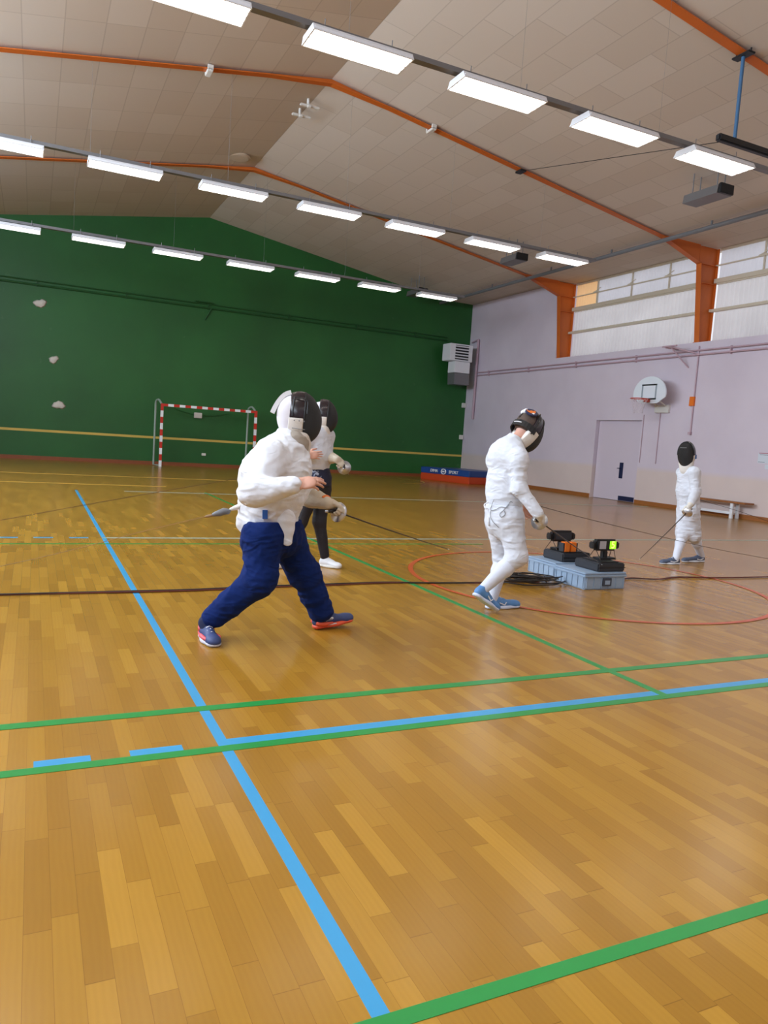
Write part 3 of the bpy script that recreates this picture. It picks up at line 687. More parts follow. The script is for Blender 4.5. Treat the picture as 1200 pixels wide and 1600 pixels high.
def scorer(cx, cy, z, w, lit, label):
    t = thing('scoring_box', label, 'scoring box', (cx, cy, z), 'fencing scoring boxes')
    h = .115; zb = z+.085
    b = BM(); bx(b, (cx-w/2, cy-.04, zb), (cx+w/2, cy+.04, zb+h), 0, .018); link('body', b, M['black'], t)
    for s in (-1, 1):
        b = BM(); bx(b, (cx+s*w/2-.02, cy-.035, zb+.02), (cx+s*(w/2+.035), cy+.035, zb+h-.025), 0, .012); link('end_cap', b, M['black'], t)
        b = BM(); tube(b, [(cx+s*w*.42, cy+.02, zb), (cx+s*w*.5, cy+.07, z)], .004, 6); tube(b, [(cx+s*w*.42, cy-.02, zb), (cx+s*w*.36, cy-.07, z)], .004, 6); link('leg', b, M['wire'], t)
    b = BM(); bx(b, (cx-.025, cy-.03, z), (cx+.03, cy+.03, zb), 0, .008); bx(b, (cx-.1, cy-.06, z), (cx+.12, cy+.05, z+.018), 0, .006); link('foot', b, M['black'], t)
    if lit:
        b = BM(); bx(b, (cx-w*.36, cy-.043, zb+.02), (cx-w*.06, cy-.0405, zb+h-.015)); o = link('left_display', b, M['ledr'], t); o['label'] = 'dim grey display'
        b = BM(); bx(b, (cx+w*.12, cy-.043, zb+.02), (cx+w*.42, cy-.0405, zb+h-.015)); o = link('right_display', b, M['ledg'], t); o['label'] = 'bright green display'
        text_mesh('digit', '5', .10, (cx+w*.27, cy-.045, zb+h*.52), (1, 0, 0), (0, 0, 1), M['ledd'], o, .001)
    else:
        b = BM(); bx(b, (cx-w*.36, cy-.043, zb+.02), (cx+w*.36, cy-.0405, zb+h-.02)); link('dark_display', b, M['dark'], t)
scorer(5.22, 5.74, c1, .27, True, 'black scoring box with a bright green display on the front case')
scorer(5.12, 6.30, c2, .27, False, 'unlit black scoring box on the rear case')
for k, xx in enumerate((5.02, 5.105)):
    b = BM(); bx(b, (xx, 6.10, c2), (xx+.07, 6.18, c2+.10), 0, .006); bx(b, (xx-.018 if k == 0 else xx+.07, 6.105, c2+.005), (xx if k == 0 else xx+.085, 6.175, c2+.092), 1)
    tag(link('battery_pack', b, [M['orangebox'], M['dark']]), ('orange pack on the rear case, left of the pair', 'orange pack on the rear case, right of the pair')[k], 'battery pack', 'orange packs on the rear case')

# cables on the floor
def cable(name, pts, r, m, label, group=None, n=10):
    b = BM(); tube(b, smooth_path(pts, n), r, 6); return tag(link(name, b, m, None, True), label, 'cable', group)
rnd = random.Random(3)
yc = [(-5.1, 5.95), (-.2, 5.93), (.68, 5.91), (1.2, 5.93), (1.72, 5.99), (2.4, 6.0), (2.92, 6.02), (3.4, 5.96), (3.96, 5.92), (4.3, 5.95), (4.55, 5.9)]
cable('floor_cable', [(x, y+.012*math.sin(3*x), .012) for x, y in yc], .008, M['cord'], 'black floor cable crossing from the left edge to the cable pile', 'cables across the floor')
cable('floor_cable', [(x, y-.02+.02*math.sin(2.1*x+1), .009) for x, y in yc], .006, M['cordr'], 'dark red floor cable beside the black one on the left', 'cables across the floor')
yr = [(5.35, 5.85), (5.55, 5.83), (5.8, 5.95), (6.1, 5.86), (6.5, 5.92), (7.0, 5.85), (7.8, 5.83), (9.5, 5.85), (12, 5.9)]
cable('floor_cable', [(x, y, .012) for x, y in yr], .007, M['cordr'], 'dark red floor cable leaving the crates to the right', 'cables across the floor')
cable('floor_cable', [(x, y+.02+.03*math.sin(4*x), .010) for x, y in yr], .005, M['cord'], 'black floor cable leaving the crates to the right', 'cables across the floor')
pts = []
for k in range(150):
    a = k*.42; rr = .20+.10*math.sin(k*.173)+.04*rnd.random()
    pts.append((4.40+rr*1.1*math.cos(a)+.10*math.sin(k*.05), 5.86+rr*.62*math.sin(a), .012+.045*abs(math.sin(k*.21))*(1-rr/.45)+.0004*k))
cable('cable_pile', pts, .007, M['cord'], 'tangled pile of black cable left of the front crate', None, 5)

# ------------------------------------------------------------------ people: smooth implicit bodies turned into meshes
def V3(p): return np.array(p, np.float32)
class Sdf:
    def __init__(s, vox=.006): s.vox, s.pr = vox, []
    def add(s, f, lo, hi, k, op='u'): s.pr.append((f, np.array(lo, float), np.array(hi, float), k, op)); return s
    def cone(s, a, b, ra, rb, k=.02, flat=None, fl=1.0, op='u'):
        """round cone from a to b; flat = direction squeezed by fl"""
        a0, b0 = np.array(a, float), np.array(b, float); m = max(ra, rb)
        lo, hi = np.minimum(a0, b0)-m, np.maximum(a0, b0)+m
        fn = None if flat is None else np.array(Vector(flat).normalized(), float)
        def f(x, y, z):
            px, py, pz = x-a0[0], y-a0[1], z-a0[2]; d = b0-a0
            if fn is not None:
                q = px*fn[0]+py*fn[1]+pz*fn[2]; g = (1/fl-1)
                # squeeze about the axis line
                L2 = d@d+1e-9; t = np.clip((px*d[0]+py*d[1]+pz*d[2])/L2, 0, 1); q = q-t*(d@fn)
                px, py, pz = px+q*g*fn[0], py+q*g*fn[1], pz+q*g*fn[2]
            L2 = d@d+1e-9; t = np.clip((px*d[0]+py*d[1]+pz*d[2])/L2, 0, 1)
            r = ra+(rb-ra)*t
            dd = np.sqrt((px-t*d[0])**2+(py-t*d[1])**2+(pz-t*d[2])**2)-r
            return dd*(min(1, fl) if fn is not None else 1)
        return s.add(f, lo, hi, k, op)
    def ell(s, c, r, axes=None, k=.03, op='u'):
        c = np.array(c, float); r = np.array(r, float); A = np.eye(3) if axes is None else np.array([list(Vector(v).normalized()) for v in axes])
        m = r.max()
        def f(x, y, z):
            p = [(x-c[0])*A[i][0]+(y-c[1])*A[i][1]+(z-c[2])*A[i][2] for i in range(3)]
            k0 = np.sqrt(sum((p[i]/r[i])**2 for i in range(3))); k1 = np.sqrt(sum((p[i]/r[i]**2)**2 for i in range(3)))+1e-9
            return k0*(k0-1)/k1
        return s.add(f, c-m, c+m, k, op)
    def box(s, c, r, axes, rnd=.01, k=.005, op='u'):
        c = np.array(c, float); A = np.array([list(Vector(v).normalized()) for v in axes]); m = float(np.linalg.norm(r))
        def f(x, y, z):
            q = [np.abs((x-c[0])*A[i][0]+(y-c[1])*A[i][1]+(z-c[2])*A[i][2])-(r[i]-rnd) for i in range(3)]
            return np.sqrt(sum(np.maximum(v, 0)**2 for v in q))+np.minimum(np.maximum(q[0], np.maximum(q[1], q[2])), 0)-rnd
        return s.add(f, c-m, c+m, k, op)
    def cut(s, p, n):
        """keep the side the normal n points away from"""
        p = np.array(p, float); n = np.array(Vector(n).normalized(), float)
        return s.add(lambda x, y, z: (x-p[0])*n[0]+(y-p[1])*n[1]+(z-p[2])*n[2], None if False else [-1e3]*3, [1e3]*3, .004, 'i')
    def build(s, name, m, parent, disp=None, smooth=1):
        v = s.vox; us = [p for p in s.pr if p[4] == 'u']
        lo = np.min([p[1] for p in us], 0)-.04; hi = np.max([p[2] for p in us], 0)+.04
        n = np.ceil((hi-lo)/v).astype(int)+1
        D = np.full(n, .5, np.float32)
        ax = [lo[i]+v*np.arange(n[i]) for i in range(3)]
        for f, a, b, k, op in s.pr:
            i0 = np.clip(np.floor((a-k-.03-lo)/v).astype(int), 0, n); i1 = np.clip(np.ceil((b+k+.03-lo)/v).astype(int)+1, 0, n)
            if (i1 <= i0).any(): continue
            sl = tuple(slice(i0[i], i1[i]) for i in range(3))
            x = ax[0][sl[0]][:, None, None]; y = ax[1][sl[1]][None, :, None]; z = ax[2][sl[2]][None, None, :]
            d = f(x, y, z).astype(np.float32); cur = D[sl]
            if op == 'u':
                h = np.clip(.5+.5*(cur-d)/k, 0, 1); D[sl] = cur*(1-h)+d*h-k*h*(1-h)
            elif op == 's':
                d = -d; h = np.clip(.5-.5*(cur-d)/k, 0, 1); D[sl] = cur*(1-h)+d*h+k*h*(1-h)
            else: D[sl] = np.maximum(cur, d)
        if disp is not None:
            idx = np.argwhere(np.abs(D) < .035); p = lo+idx*v
            D[idx[:, 0], idx[:, 1], idx[:, 2]] += disp(p).astype(np.float32)
        vs, fs = surface_nets(D, lo, v)
        me = bpy.data.meshes.new(name)
        me.vertices.add(len(vs)); me.vertices.foreach_set('co', vs.astype(np.float32).ravel())
        me.loops.add(len(fs)*4); me.loops.foreach_set('vertex_index', fs.astype(np.int32).ravel())
        me.polygons.add(len(fs)); me.polygons.foreach_set('loop_start', np.arange(0, len(fs)*4, 4, dtype=np.int32))
        me.polygons.foreach_set('use_smooth', np.ones(len(fs), bool)); me.update(calc_edges=True); me.validate()
        for q in (m if isinstance(m, (list, tuple)) else [m]): me.materials.append(q)
        o = bpy.data.objects.new(name, me); C.objects.link(o)
        if parent:
            o.parent = parent; o.matrix_parent_inverse = parent_world(parent).inverted()
        return o
def surface_nets(D, lo, v):
    S = D < 0; nx, ny, nz = D.shape
    c = S[:-1, :-1, :-1].astype(np.int8)
    tot = np.zeros_like(c)
    for dx in (0, 1):
        for dy in (0, 1):
            for dz in (0, 1): tot += S[dx:nx-1+dx, dy:ny-1+dy, dz:nz-1+dz]
    act = (tot > 0) & (tot < 8); idx = np.argwhere(act); N_ = len(idx)
    num = np.full(act.shape, -1, np.int64); num[act] = np.arange(N_)
    acc = np.zeros((N_, 3)); cnt = np.zeros(N_)
    cor = [(i, j, k) for i in (0, 1) for j in (0, 1) for k in (0, 1)]
    val = {q: D[idx[:, 0]+q[0], idx[:, 1]+q[1], idx[:, 2]+q[2]] for q in cor}
    for a in cor:
        for d in range(3):
            if a[d] == 0:
                b = list(a); b[d] = 1; b = tuple(b); va, vb = val[a], val[b]; mm = (va < 0) != (vb < 0)
                t = np.where(mm, va/np.where(mm, va-vb, 1), 0); p = np.tile(np.array(a, float), (N_, 1)); p[:, d] = t
                acc[mm] += p[mm]; cnt[mm] += 1
    vs = (idx+acc/np.maximum(cnt, 1)[:, None])*v+lo
    F = []
    for d in range(3):
        a = [slice(None)]*3; b = [slice(None)]*3; a[d] = slice(0, -1); b[d] = slice(1, None)
        s0, s1 = S[tuple(a)], S[tuple(b)]; e = np.argwhere(s0 != s1)
        o1, o2 = [(1, 2), (2, 0), (0, 1)][d]
        ok = (e[:, o1] > 0) & (e[:, o2] > 0) & (e[:, o1] < D.shape[o1]-1) & (e[:, o2] < D.shape[o2]-1); e = e[ok]
        fl = S[e[:, 0], e[:, 1], e[:, 2]]
        def g(q1, q2):
            w = e.copy(); w[:, o1] -= q1; w[:, o2] -= q2; return num[w[:, 0], w[:, 1], w[:, 2]]
        q = np.stack([g(1, 1), g(0, 1), g(0, 0), g(1, 0)], 1); q[~fl] = q[~fl][:, ::-1]; F.append(q)
    return vs, np.concatenate(F)
_lat = np.random.RandomState(5).rand(32, 32, 32)
def vnoise(p):
    i = np.floor(p).astype(int); f = p-i; f = f*f*(3-2*f); i &= 31; j = (i+1) & 31; r = 0
    for a in (0, 1):
        for b in (0, 1):
            for c in (0, 1):
                w = (f[:, 0] if a else 1-f[:, 0])*(f[:, 1] if b else 1-f[:, 1])*(f[:, 2] if c else 1-f[:, 2])
                r = r+w*_lat[(j if a else i)[:, 0], (j if b else i)[:, 1], (j if c else i)[:, 2]]
    return r
def folds(amp, fx=9, fz=16, seed=0, rough=.35):
    def g(p):
        q = p*np.array([fx, fx, fz])+seed*7.3
        w = vnoise(p*4+seed)*1.2
        q = q+w[:, None]
        rid = np.abs(2*vnoise(q)-1)
        r2 = np.abs(2*vnoise(q*2.1+w[:, None]*.7+3.1)-1)
        return amp*(rid-.35)+amp*.5*(r2-.35)+amp*rough*(vnoise(p*38+seed)-.5)
    return g

def surf(*objs):
    """returns a function giving the nearest point of a garment seen at a place of the photograph"""
    co = []
    for o in objs:
        q = np.empty(len(o.data.vertices)*3); o.data.vertices.foreach_get('co', q); co.append(q.reshape(-1, 3))
    co = np.concatenate(co)
    def on(px, py, lift=.004):
        d = np.array(cR*(px-600)+cD*(py-800)+cF*FPX); d /= np.linalg.norm(d); v = co-np.array(CAM); t = v@d; dist = np.linalg.norm(v-t[:, None]*d, axis=1)
        w = dist < .012; tt = t[w].min()-lift if w.any() else t[dist.argmin()]
        return Vector(np.array(CAM)+d*tt)
    return on
def unit(v): return Vector(v).normalized()
def lerp(a, b, t): return Vector(a)+(Vector(b)-Vector(a))*t

def seat_ankles(J, s, skip=()):
    for a in 'RL':
        if a in skip: continue
        f = unit(J['to'+a]-J['he'+a]); J['an'+a] = J['he'+a]+f*.062*s+Vector((0, 0, .10*s))

def hand_prims(S, wrist, fdir, pnorm, side, sc_=1.0, curl=(35, 40, 30), grow=0.0, thumb_in=.3, spread=.06, curls=None):
    """palm, four fingers of three bones and a thumb; fdir to the knuckles, pnorm out of the palm, side towards the thumb"""
    w = Vector(wrist); f = unit(fdir); pn = Vector(pnorm); pn = (pn-f*pn.dot(f)).normalized(); sd = Vector(side); sd = (sd-f*sd.dot(f)-pn*sd.dot(pn)).normalized()
    q = sc_; g = grow
    S.cone(w-f*.01*q, w+f*.02*q, .027*q+g, .03*q+g, .012, pn, .75)
    S.cone(w+f*.03*q, w+f*.078*q, .032*q+g, .040*q+g, .012, pn, .40)
    S.cone(w+f*.035*q+sd*.018*q, w+f*.055*q+sd*.028*q+pn*.006*q, .018*q+g, .014*q+g, .012)
    seg = [(.044, .026, .021, .0092), (.048, .030, .022, .0096), (.045, .027, .021, .0090), (.035, .021, .018, .0080)]
    for i, (l1, l2, l3, r) in enumerate(seg):
        off = (.029-.0195*i)
        base = w+f*(.083-.004*abs(i-1)-.004*(i == 3))*q+sd*off*q
        d = (f+sd*(spread*(1.5-i))).normalized(); a = 0; p = base
        cc = curl if curls is None else curls[i]
        rr = r*q+g*.8
        S.cone(base-d*.02*q, base, rr*1.1, rr*1.05, .008)
        for l, an in zip((l1, l2, l3), cc):
            a += R(an); dd = d*math.cos(a)+pn*math.sin(a); n_ = p+dd*l*q
            S.cone(p, n_, rr, rr*.9, .004); p = n_; rr *= .92
    t0 = w+f*.035*q+sd*.030*q+pn*.006*q
    d1 = (f*.62+sd*(.75-thumb_in*.6)+pn*(.25+thumb_in*.5)).normalized(); t1 = t0+d1*.040*q
    d2 = (f*.85+sd*(.32-thumb_in*.7)+pn*(.25+thumb_in*.4)).normalized(); t2 = t1+d2*.032*q; t3 = t2+(d2*.9+pn*.35).normalized()*.026*q
    S.cone(t0-d1*.015*q, t1, .0135*q+g, .0115*q+g, .010); S.cone(t1, t2, .0112*q+g*.9, .0100*q+g*.9, .004); S.cone(t2, t3, .0100*q+g*.9, .0082*q+g*.9, .004)

def grip_hand(J, a, h, guard):
    """moves the wrist so that the closed hand sits round the grip just behind the guard"""
    f = unit(h['fdir']); pn = Vector(h['pnorm']); pn = (pn-f*pn.dot(f)).normalized(); q = h['sc_']
    J['wr'+a] = Vector(guard)-f*.128*q-pn*.027*q

def body_mesh(root, J, s, hands, vox=.006):
    S = Sdf(vox); F, L_, U = J['fwd'], J['right'], unit(J['neck']-J['pelvis'])
    hd = J['head']; hf, hu = J['hdir'], J['hup']; hs = hf.cross(hu).normalized()
    # head with face
    S.ell(hd+hu*.02*s, (.098*s, .077*s, .105*s), (hf, hs, hu), .02)
    S.ell(hd+hf*.025*s-hu*.06*s, (.068*s, .058*s, .072*s), (hf, hs, hu), .03)
    S.cone(hd+hf*.086*s+hu*.018*s, hd+hf*.107*s-hu*.022*s, .008*s, .014*s, .012)
    S.cone(hd+hf*.080*s+hs*.022*s+hu*.028*s, hd+hf*.080*s-hs*.022*s+hu*.028*s, .012*s, .012*s, .012)
    S.cone(hd+hf*.084*s+hs*.018*s-hu*.052*s, hd+hf*.084*s-hs*.018*s-hu*.052*s, .008*s, .008*s, .006)
    for sg in (1, -1):
        S.ell(hd+hf*.078*s+hs*.03*s*sg+hu*.008*s, (.010*s, .013*s, .011*s), (hf, hs, hu), .004)
        S.ell(hd+hs*.078*s*sg-hu*.005*s-hf*.008*s, (.020*s, .010*s, .032*s), (hf, hs, hu), .006)
    S.cone(J['neck']-U*.03*s, hd-hu*.05*s-hf*.005*s, .056*s, .052*s, .03)
    # trunk
    S.cone(lerp(J['pelvis'], J['neck'], .52), lerp(J['pelvis'], J['neck'], .80), .112*s, .124*s, .06, F, .66)
    S.cone(J['pelvis'], lerp(J['pelvis'], J['neck'], .4), .125*s, .110*s, .06, F, .70)
    for a in ('R', 'L'):
        sh, el, wr = J['sh'+a], J['el'+a], J['wr'+a]
        S.cone(lerp(J['pelvis'], J['neck'], .86), sh, .050*s, .046*s, .03)
        S.cone(sh, el, .050*s, .038*s, .03); S.cone(el, lerp(el, wr, .35), .038*s, .037*s, .02); S.cone(lerp(el, wr, .35), wr, .037*s, .025*s, .02)
        if a in hands: hand_prims(S, wr, **hands[a])
        hp, kn, an, to = J['hp'+a], J['kn'+a], J['an'+a], J['to'+a]
        S.cone(hp, kn, .082*s, .052*s, .05); S.cone(kn, lerp(kn, an, .35), .050*s, .050*s, .03); S.cone(lerp(kn, an, .35), an, .050*s, .032*s, .03)
        fd = unit(to-J['he'+a]); h0 = J['he'+a]+fd*.065*s+Vector((0, 0, .05)); S.cone(an, h0, .030*s, .020*s, .012); S.cone(h0, to-fd*.07*s+Vector((0, 0, .032)), .020*s, .014*s, .012)
    return S.build('body', M['skin'], root)

def sleeve(S, sh, el, wr, r0, r1, r2, end=.93, k=.035):
    w = lerp(el, wr, end); S.cone(sh, el, r0, r1, k); S.cone(el, w, r1, r2, k)

def shoe(root, an, heel, toe, s, up_m, sole_m, extra=None, label=None, up=None, roll=None):
    """heel and toe on the sole line; up = normal of the sole"""
    f = unit(toe-heel); u = Vector(up) if up else Vector((0, 0, 1)); u = (u-f*u.dot(f)).normalized(); sd = f.cross(u)
    L = (toe-heel).length
    S = Sdf(.004)
    S.cone(heel+f*.035*s+u*.045*s, heel+f*L*.30+u*.052*s, .036*s, .040*s, .02)
    S.cone(heel+f*L*.30+u*.050*s, heel+f*(L-.045*s)+u*.034*s, .042*s, .036*s, .02, u, .8)
    S.cone(heel+f*(L-.06*s)+u*.032*s, heel+f*(L-.04*s)+u*.03*s, .044*s, .038*s, .02, u, .7)
    S.cone(heel+f*.045*s+u*.06*s, heel+f*.055*s+u*.095*s, .036*s, .036*s, .02)
    S.cone(heel+f*.09*s+u*.085*s, heel+f*.16*s+u*.062*s, .022*s, .022*s, .02)
    S.cut(heel+u*.018*s, -u); S.cut(heel+f*.05*s+u*.105*s, (u-f*.15))
    o = S.build('shoe', up_m, root)
    if label: o['label'] = label
    S = Sdf(.004)
    S.cone(heel+f*.04*s+u*.014*s, heel+f*L*.5+u*.012*s, .043*s, .040*s, .03, u, .5); S.cone(heel+f*L*.5+u*.012*s, heel+f*(L-.05*s)+u*.016*s, .042*s, .047*s, .03, u, .45)
    S.cut(heel+u*.030*s, u); S.cut(heel+u*.0005, -u)
    q = S.build('sole', sole_m, o)
    # laces
    b = BM()
    for i in range(4):
        c = heel+f*(.105+.026*i)*s+u*(.104-.011*i)*s; tube(b, [c-sd*.02*s-u*.006, c+u*.004, c+sd*.02*s-u*.006], .0035*s, 5)
    link('laces', b, (extra or {}).get('lace', M['white']), o)
    return o, f, u, sd, L

def mask(root, J, s, side_white=True, label=None, back=.045, front=.045, bib=True):
    """fencing mask: black mesh bulge, dark side panel, padded bib below"""
    hd, f, u = J['head'], J['hdir'], J['hup']; sd = f.cross(u).normalized(); 
    c = hd+f*.02*s-u*.01*s
    rad = (.140*s, .112*s, .172*s)
    def shell(g=0): return Sdf(.0045).ell(c, [r+g for r in rad], (f, sd, u), .005)
    A = shell(); A.ell(c+f*.03*s-u*.03*s, (.125*s, .098*s, .150*s), (f, sd, u), .02); A.cut(c+f*front*s, -f)
    root_o = A.build('mask', M['mesh'], root)
    root_o['label'] = label or 'black fencing mask'
    B = shell(.001); B.cut(c-f*back*s, -f); B.cut(c+f*(front+.002)*s, f); B.cut(c-u*.015*s, -u)
    B.build('side_panel', M['maskside'], root_o)
    b = BM()
    # rim band between mesh and side panel
    pts = []
    for i in range(21):
        a = R(-5+190*i/20); pts.append(c+f*(front+.001)*s+sd*math.cos(a)*(rad[1]*.95+.003)+u*(math.sin(a)*(rad[2]*.95+.003)-.0))
    tube(b, pts, .0055, 6); link('rim', b, M['black'], root_o)
    D = shell(.003); D.cut(c-f*(back+.005)*s, -f); D.cut(c+f*(front-.002)*s, f); D.cut(c-u*.012*s, u)
    D.build('bib_side', M['bib'], root_o)
    if not bib: return root_o, c, f, u, sd, rad
    E = Sdf(.005)
    E.cone(c-u*.13*s+f*.045*s, c-u*.215*s+f*.055*s, .085*s, .060*s, .03, f, .55); E.cone(c-u*.12*s, c-u*.19*s+f*.03*s, .095*s, .07*s, .03, f, .8); E.cut(c-u*.10*s, u)
    E.build('bib', M['bib'] if side_white else M['bibg'], root_o)
    return root_o, c, f, u, sd, rad

def epee(guard, tip, label, up=(0, 0, 1), bend=.02, grip_len=.12):
    """guard centre and blade tip"""
    g, t = Vector(guard), Vector(tip); d = (t-g).normalized(); dd, s_, u_ = frame_of(d)
    o = thing('epee', label, 'fencing sword', g, 'fencing swords held by the fencers')
    b = BM(); lathe(b, g, d, [(-.030, .068), (-.028, .0675), (-.012, .062), (.002, .048), (.010, .030), (.014, .012), (.013, .008), (.006, .028), (-.004, .045), (-.016, .058), (-.0285, .0655)], 28)
    bmesh.ops.recalc_face_normals(b, faces=b.faces)
    link('guard', b, M['steel'], o, True)
    L = (t-g).length; b = BM(); pts = [g+d*(.01+(L-.01)*i/14)-u_*bend*math.sin(math.pi*i/14)*0+u_*bend*((i/14)**2-(i/14)) for i in range(15)]
    tube(b, pts, [.0062-.0036*i/14 for i in range(15)], 6); link('blade', b, M['blade'], o, True)
    b = BM(); tube(b, [t, t+d*.015], .004, 8); link('point', b, M['steel'], o)
    b = BM(); tube(b, [g-d*.0, g-d*.04, g-d*.09-u_*.006, g-d*grip_len-u_*.016], [.012, .014, .012, .010], 8); tube(b, [g-d*.035, g-d*.04+u_*.03-d*.01], [.008, .006], 6); link('grip', b, M['black'], o, True)
    b = BM(); tube(b, [g-d*grip_len-u_*.016, g-d*(grip_len+.02)-u_*.02], .009, 8); link('pommel', b, M['steel'], o, True)
    return o

def gauntlet(root, J, side, hspec, s, cuff_len, m, r_w=.038, r_c=.062, label=None, vox=.0045):
    S = Sdf(vox); wr, el = J['wr'+side], J['el'+side]
    c = lerp(wr, el, cuff_len); S.cone(wr, c, r_w*s, r_c*s, .02); S.cut(c, unit(el-wr))
    h = dict(hspec); h['grow'] = .004; hand_prims(S, wr, **h)
    o = S.build('glove', m, root, folds(.003, 26, 30, 3))
    if label: o['label'] = label
    return o

def base_dirs(fwd):
    f = unit(fwd); return f, Vector((f.y, -f.x, 0)).normalized()   # forward, right

# ---------------------------------------------------------------- A: lunging fencer in white jacket and navy trousers
def fencer_a():
    s = 1.0; fwd, right = base_dirs((.93, -.36, 0)); J = dict(fwd=fwd, right=right)
    J['pelvis'] = P(425, 826, 4.50); J['neck'] = P(449, 692, 4.48); J['head'] = P(463, 649, 4.48)
    J['hdir'] = unit((.95, -.30, -.03)); J['hup'] = unit(Vector((.08, 0, 1))-J['hdir']*Vector((.08, 0, 1)).dot(J['hdir']))
    J['shR'] = P(425, 716, 4.31); J['elR'] = P(396, 770, 4.20); J['wrR'] = P(461, 758, 4.05)
    J['shL'] = P(457, 716, 4.66); J['elL'] = P(478, 774, 4.74); J['wrL'] = P(514, 792, 4.62)
    J['hpR'] = P(410, 838, 4.42); J['knR'] = P(407, 904, 4.36); J['anR'] = P(330, 972, 4.46)
    J['hpL'] = P(444, 836, 4.60); J['knL'] = P(476, 897, 4.62); J['anL'] = P(503, 962, 4.63)
    J['heR'] = PZ(309, 991); J['toR'] = PZ(342, 1013)
    fr = unit(PZ(336, 1013)-PZ(311, 988)); J['toR'] = PZ(337, 1013); J['heR'] = J['toR']-fr*.285
    J['heL'] = P(489, 984, 4.62); J['heL'].z = .004; J['toL'] = P(551, 970, 4.66)
    seat_ankles(J, s)
    root = thing('person', 'person in white fencing jacket and navy trousers lunging right, black mask with white strap', 'person', (J['pelvis'].x, J['pelvis'].y, 0))
    hR = dict(fdir=P(492, 752, 4.02)-J['wrR'], pnorm=(.25, .25, -1), side=(.25, -.2, .9), sc_=1.05, curls=[(14, 18, 14), (17, 20, 15), (21, 24, 16), (26, 26, 18)], thumb_in=.6, spread=-.01)
    hR['pnorm'] = (-.1, .75, -.75); hR['side'] = (.15, .7, .7)
    g = P(533, 802, 4.56); tip = P(700, 858, 5.0); bd = unit(tip-g)
    hL = dict(fdir=(bd+Vector((.0, 0, -.15))).normalized(), pnorm=(-.2, -.75, -.45), side=(.2, -.3, .9), sc_=1.0, curl=(62, 80, 50), thumb_in=.7)
    grip_hand(J, 'L', hL, g)
    body_mesh(root, J, s, {'R': hR, 'L': hL}, .005)
    # jacket
    S = Sdf(.006); up = unit(J['neck']-J['pelvis'])
    S.cone(P(416, 812, 4.50), P(430, 745, 4.48), .185, .212, .07, right, .84)
    S.cone(P(430, 745, 4.48), P(441, 714, 4.48), .205, .150, .07, right, .95)
    S.cone(P(447, 752, 4.46), P(450, 730, 4.46), .135, .12, .06)
    S.cone(P(442, 706, 4.48), J['shR'], .105, .085, .06); S.cone(P(448, 706, 4.48), J['shL'], .100, .082, .06)
    sleeve(S, J['shR'], J['elR'], J['wrR'], .088, .082, .052, .96, .04); sleeve(S, J['shL'], J['elL'], J['wrL'], .085, .068, .060, .38, .04)
    S.cone(P(449, 700, 4.48), P(452, 676, 4.48), .088, .074, .03)
    S.cut(P(446, 672, 4.48), unit(Vector((.25, 0, 1))))
    # hem: slanting up towards the front
    S.cut(P(382, 832, 4.45), unit(cR*.20+Vector((0, 0, -1))))
    jk = S.build('jacket', M['clothw'], root, folds(.015, 7, 13, 1))
    # blue square label on the hem
    on = surf(jk)
    b = BM(); n_ = [on(410, 797), on(418, 797), on(418, 811), on(410, 811)]; vs = [b.verts.new(q) for q in n_]; vv = [b.verts.new(q-cF*-.006) for q in n_]
    b.faces.new(vs); b.faces.new(vv[::-1])
    for i in range(4): b.faces.new((vs[i], vs[(i+1) % 4], vv[(i+1) % 4], vv[i]))
    bmesh.ops.recalc_face_normals(b, faces=b.faces); o = link('patch', b, mat('blue_patch', (30, 84, 160), .6), jk); o['label'] = 'small blue square label'
    # trousers
    S = Sdf(.006)
    S.cone(J['pelvis']+Vector((0, 0, .02)), lerp(J['hpR'], J['hpL'], .5), .175, .155, .05, right, .85)
    for a, r in (('R', (.125, .098, .080, .072)), ('L', (.120, .100, .085, .085))):
        S.cone(J['hp'+a], J['kn'+a], r[0], r[1], .05); S.cone(J['kn'+a], lerp(J['kn'+a], J['an'+a], .5), r[1], r[2], .05); S.cone(lerp(J['kn'+a], J['an'+a], .5), lerp(J['kn'+a], J['an'+a], .86 if a == 'R' else .93), r[2], r[3], .04)
        S.cone(lerp(J['hp'+a], J['pelvis'], .5), J['hp'+a], .15, .125, .05)
    S.cut(P(425, 812, 4.5), (0, 0, 1))
    tr = S.build('trousers', M['jean'], root, folds(.013, 9, 15, 4))
    # white crotch flap hanging from the front hem
    on2 = surf(tr, jk); S = Sdf(.005)
    S.cone(on2(447, 812, .0), on2(449, 846, .002), .062, .032, .02, cF, .45); S.build('crotch_flap', M['clothw'], jk, folds(.003, 9, 9, 2))
    # rear shoe and front shoe
    navy = mat('navy_shoe_mesh', (52, 66, 112), .6, var=.2, vscale=40); coral = mat('coral_shoe_panel', (226, 92, 100), .5); red = mat('red_orange_sole', (222, 84, 48), .5); wsole = mat('pale_sole', (200, 204, 220), .5); gum = mat('gum_sole', (168, 104, 72), .6)
    o, f, u, sd, L = shoe(root, J['anR'], J['heR'], J['toR'], 1.0, navy, wsole, label='navy and coral shoe')
    for side in (1, -1):
        b = BM(); tube(b, [J['heR']+f*.02+u*.035+sd*.034*side, J['heR']+f*.10+u*.034+sd*.044*side, J['heR']+f*.19+u*.040+sd*.047*side, J['heR']+f*.245+u*.036+sd*.030*side], [.008, .013, .012, .006], 8); link('stripe', b, coral, o, True)
        b = BM(); tube(b, [J['heR']+f*.03+u*.075+sd*.030*side, J['heR']+f*.07+u*.06+sd*.041*side], [.014, .012], 8); link('heel_panel', b, coral, o, True)
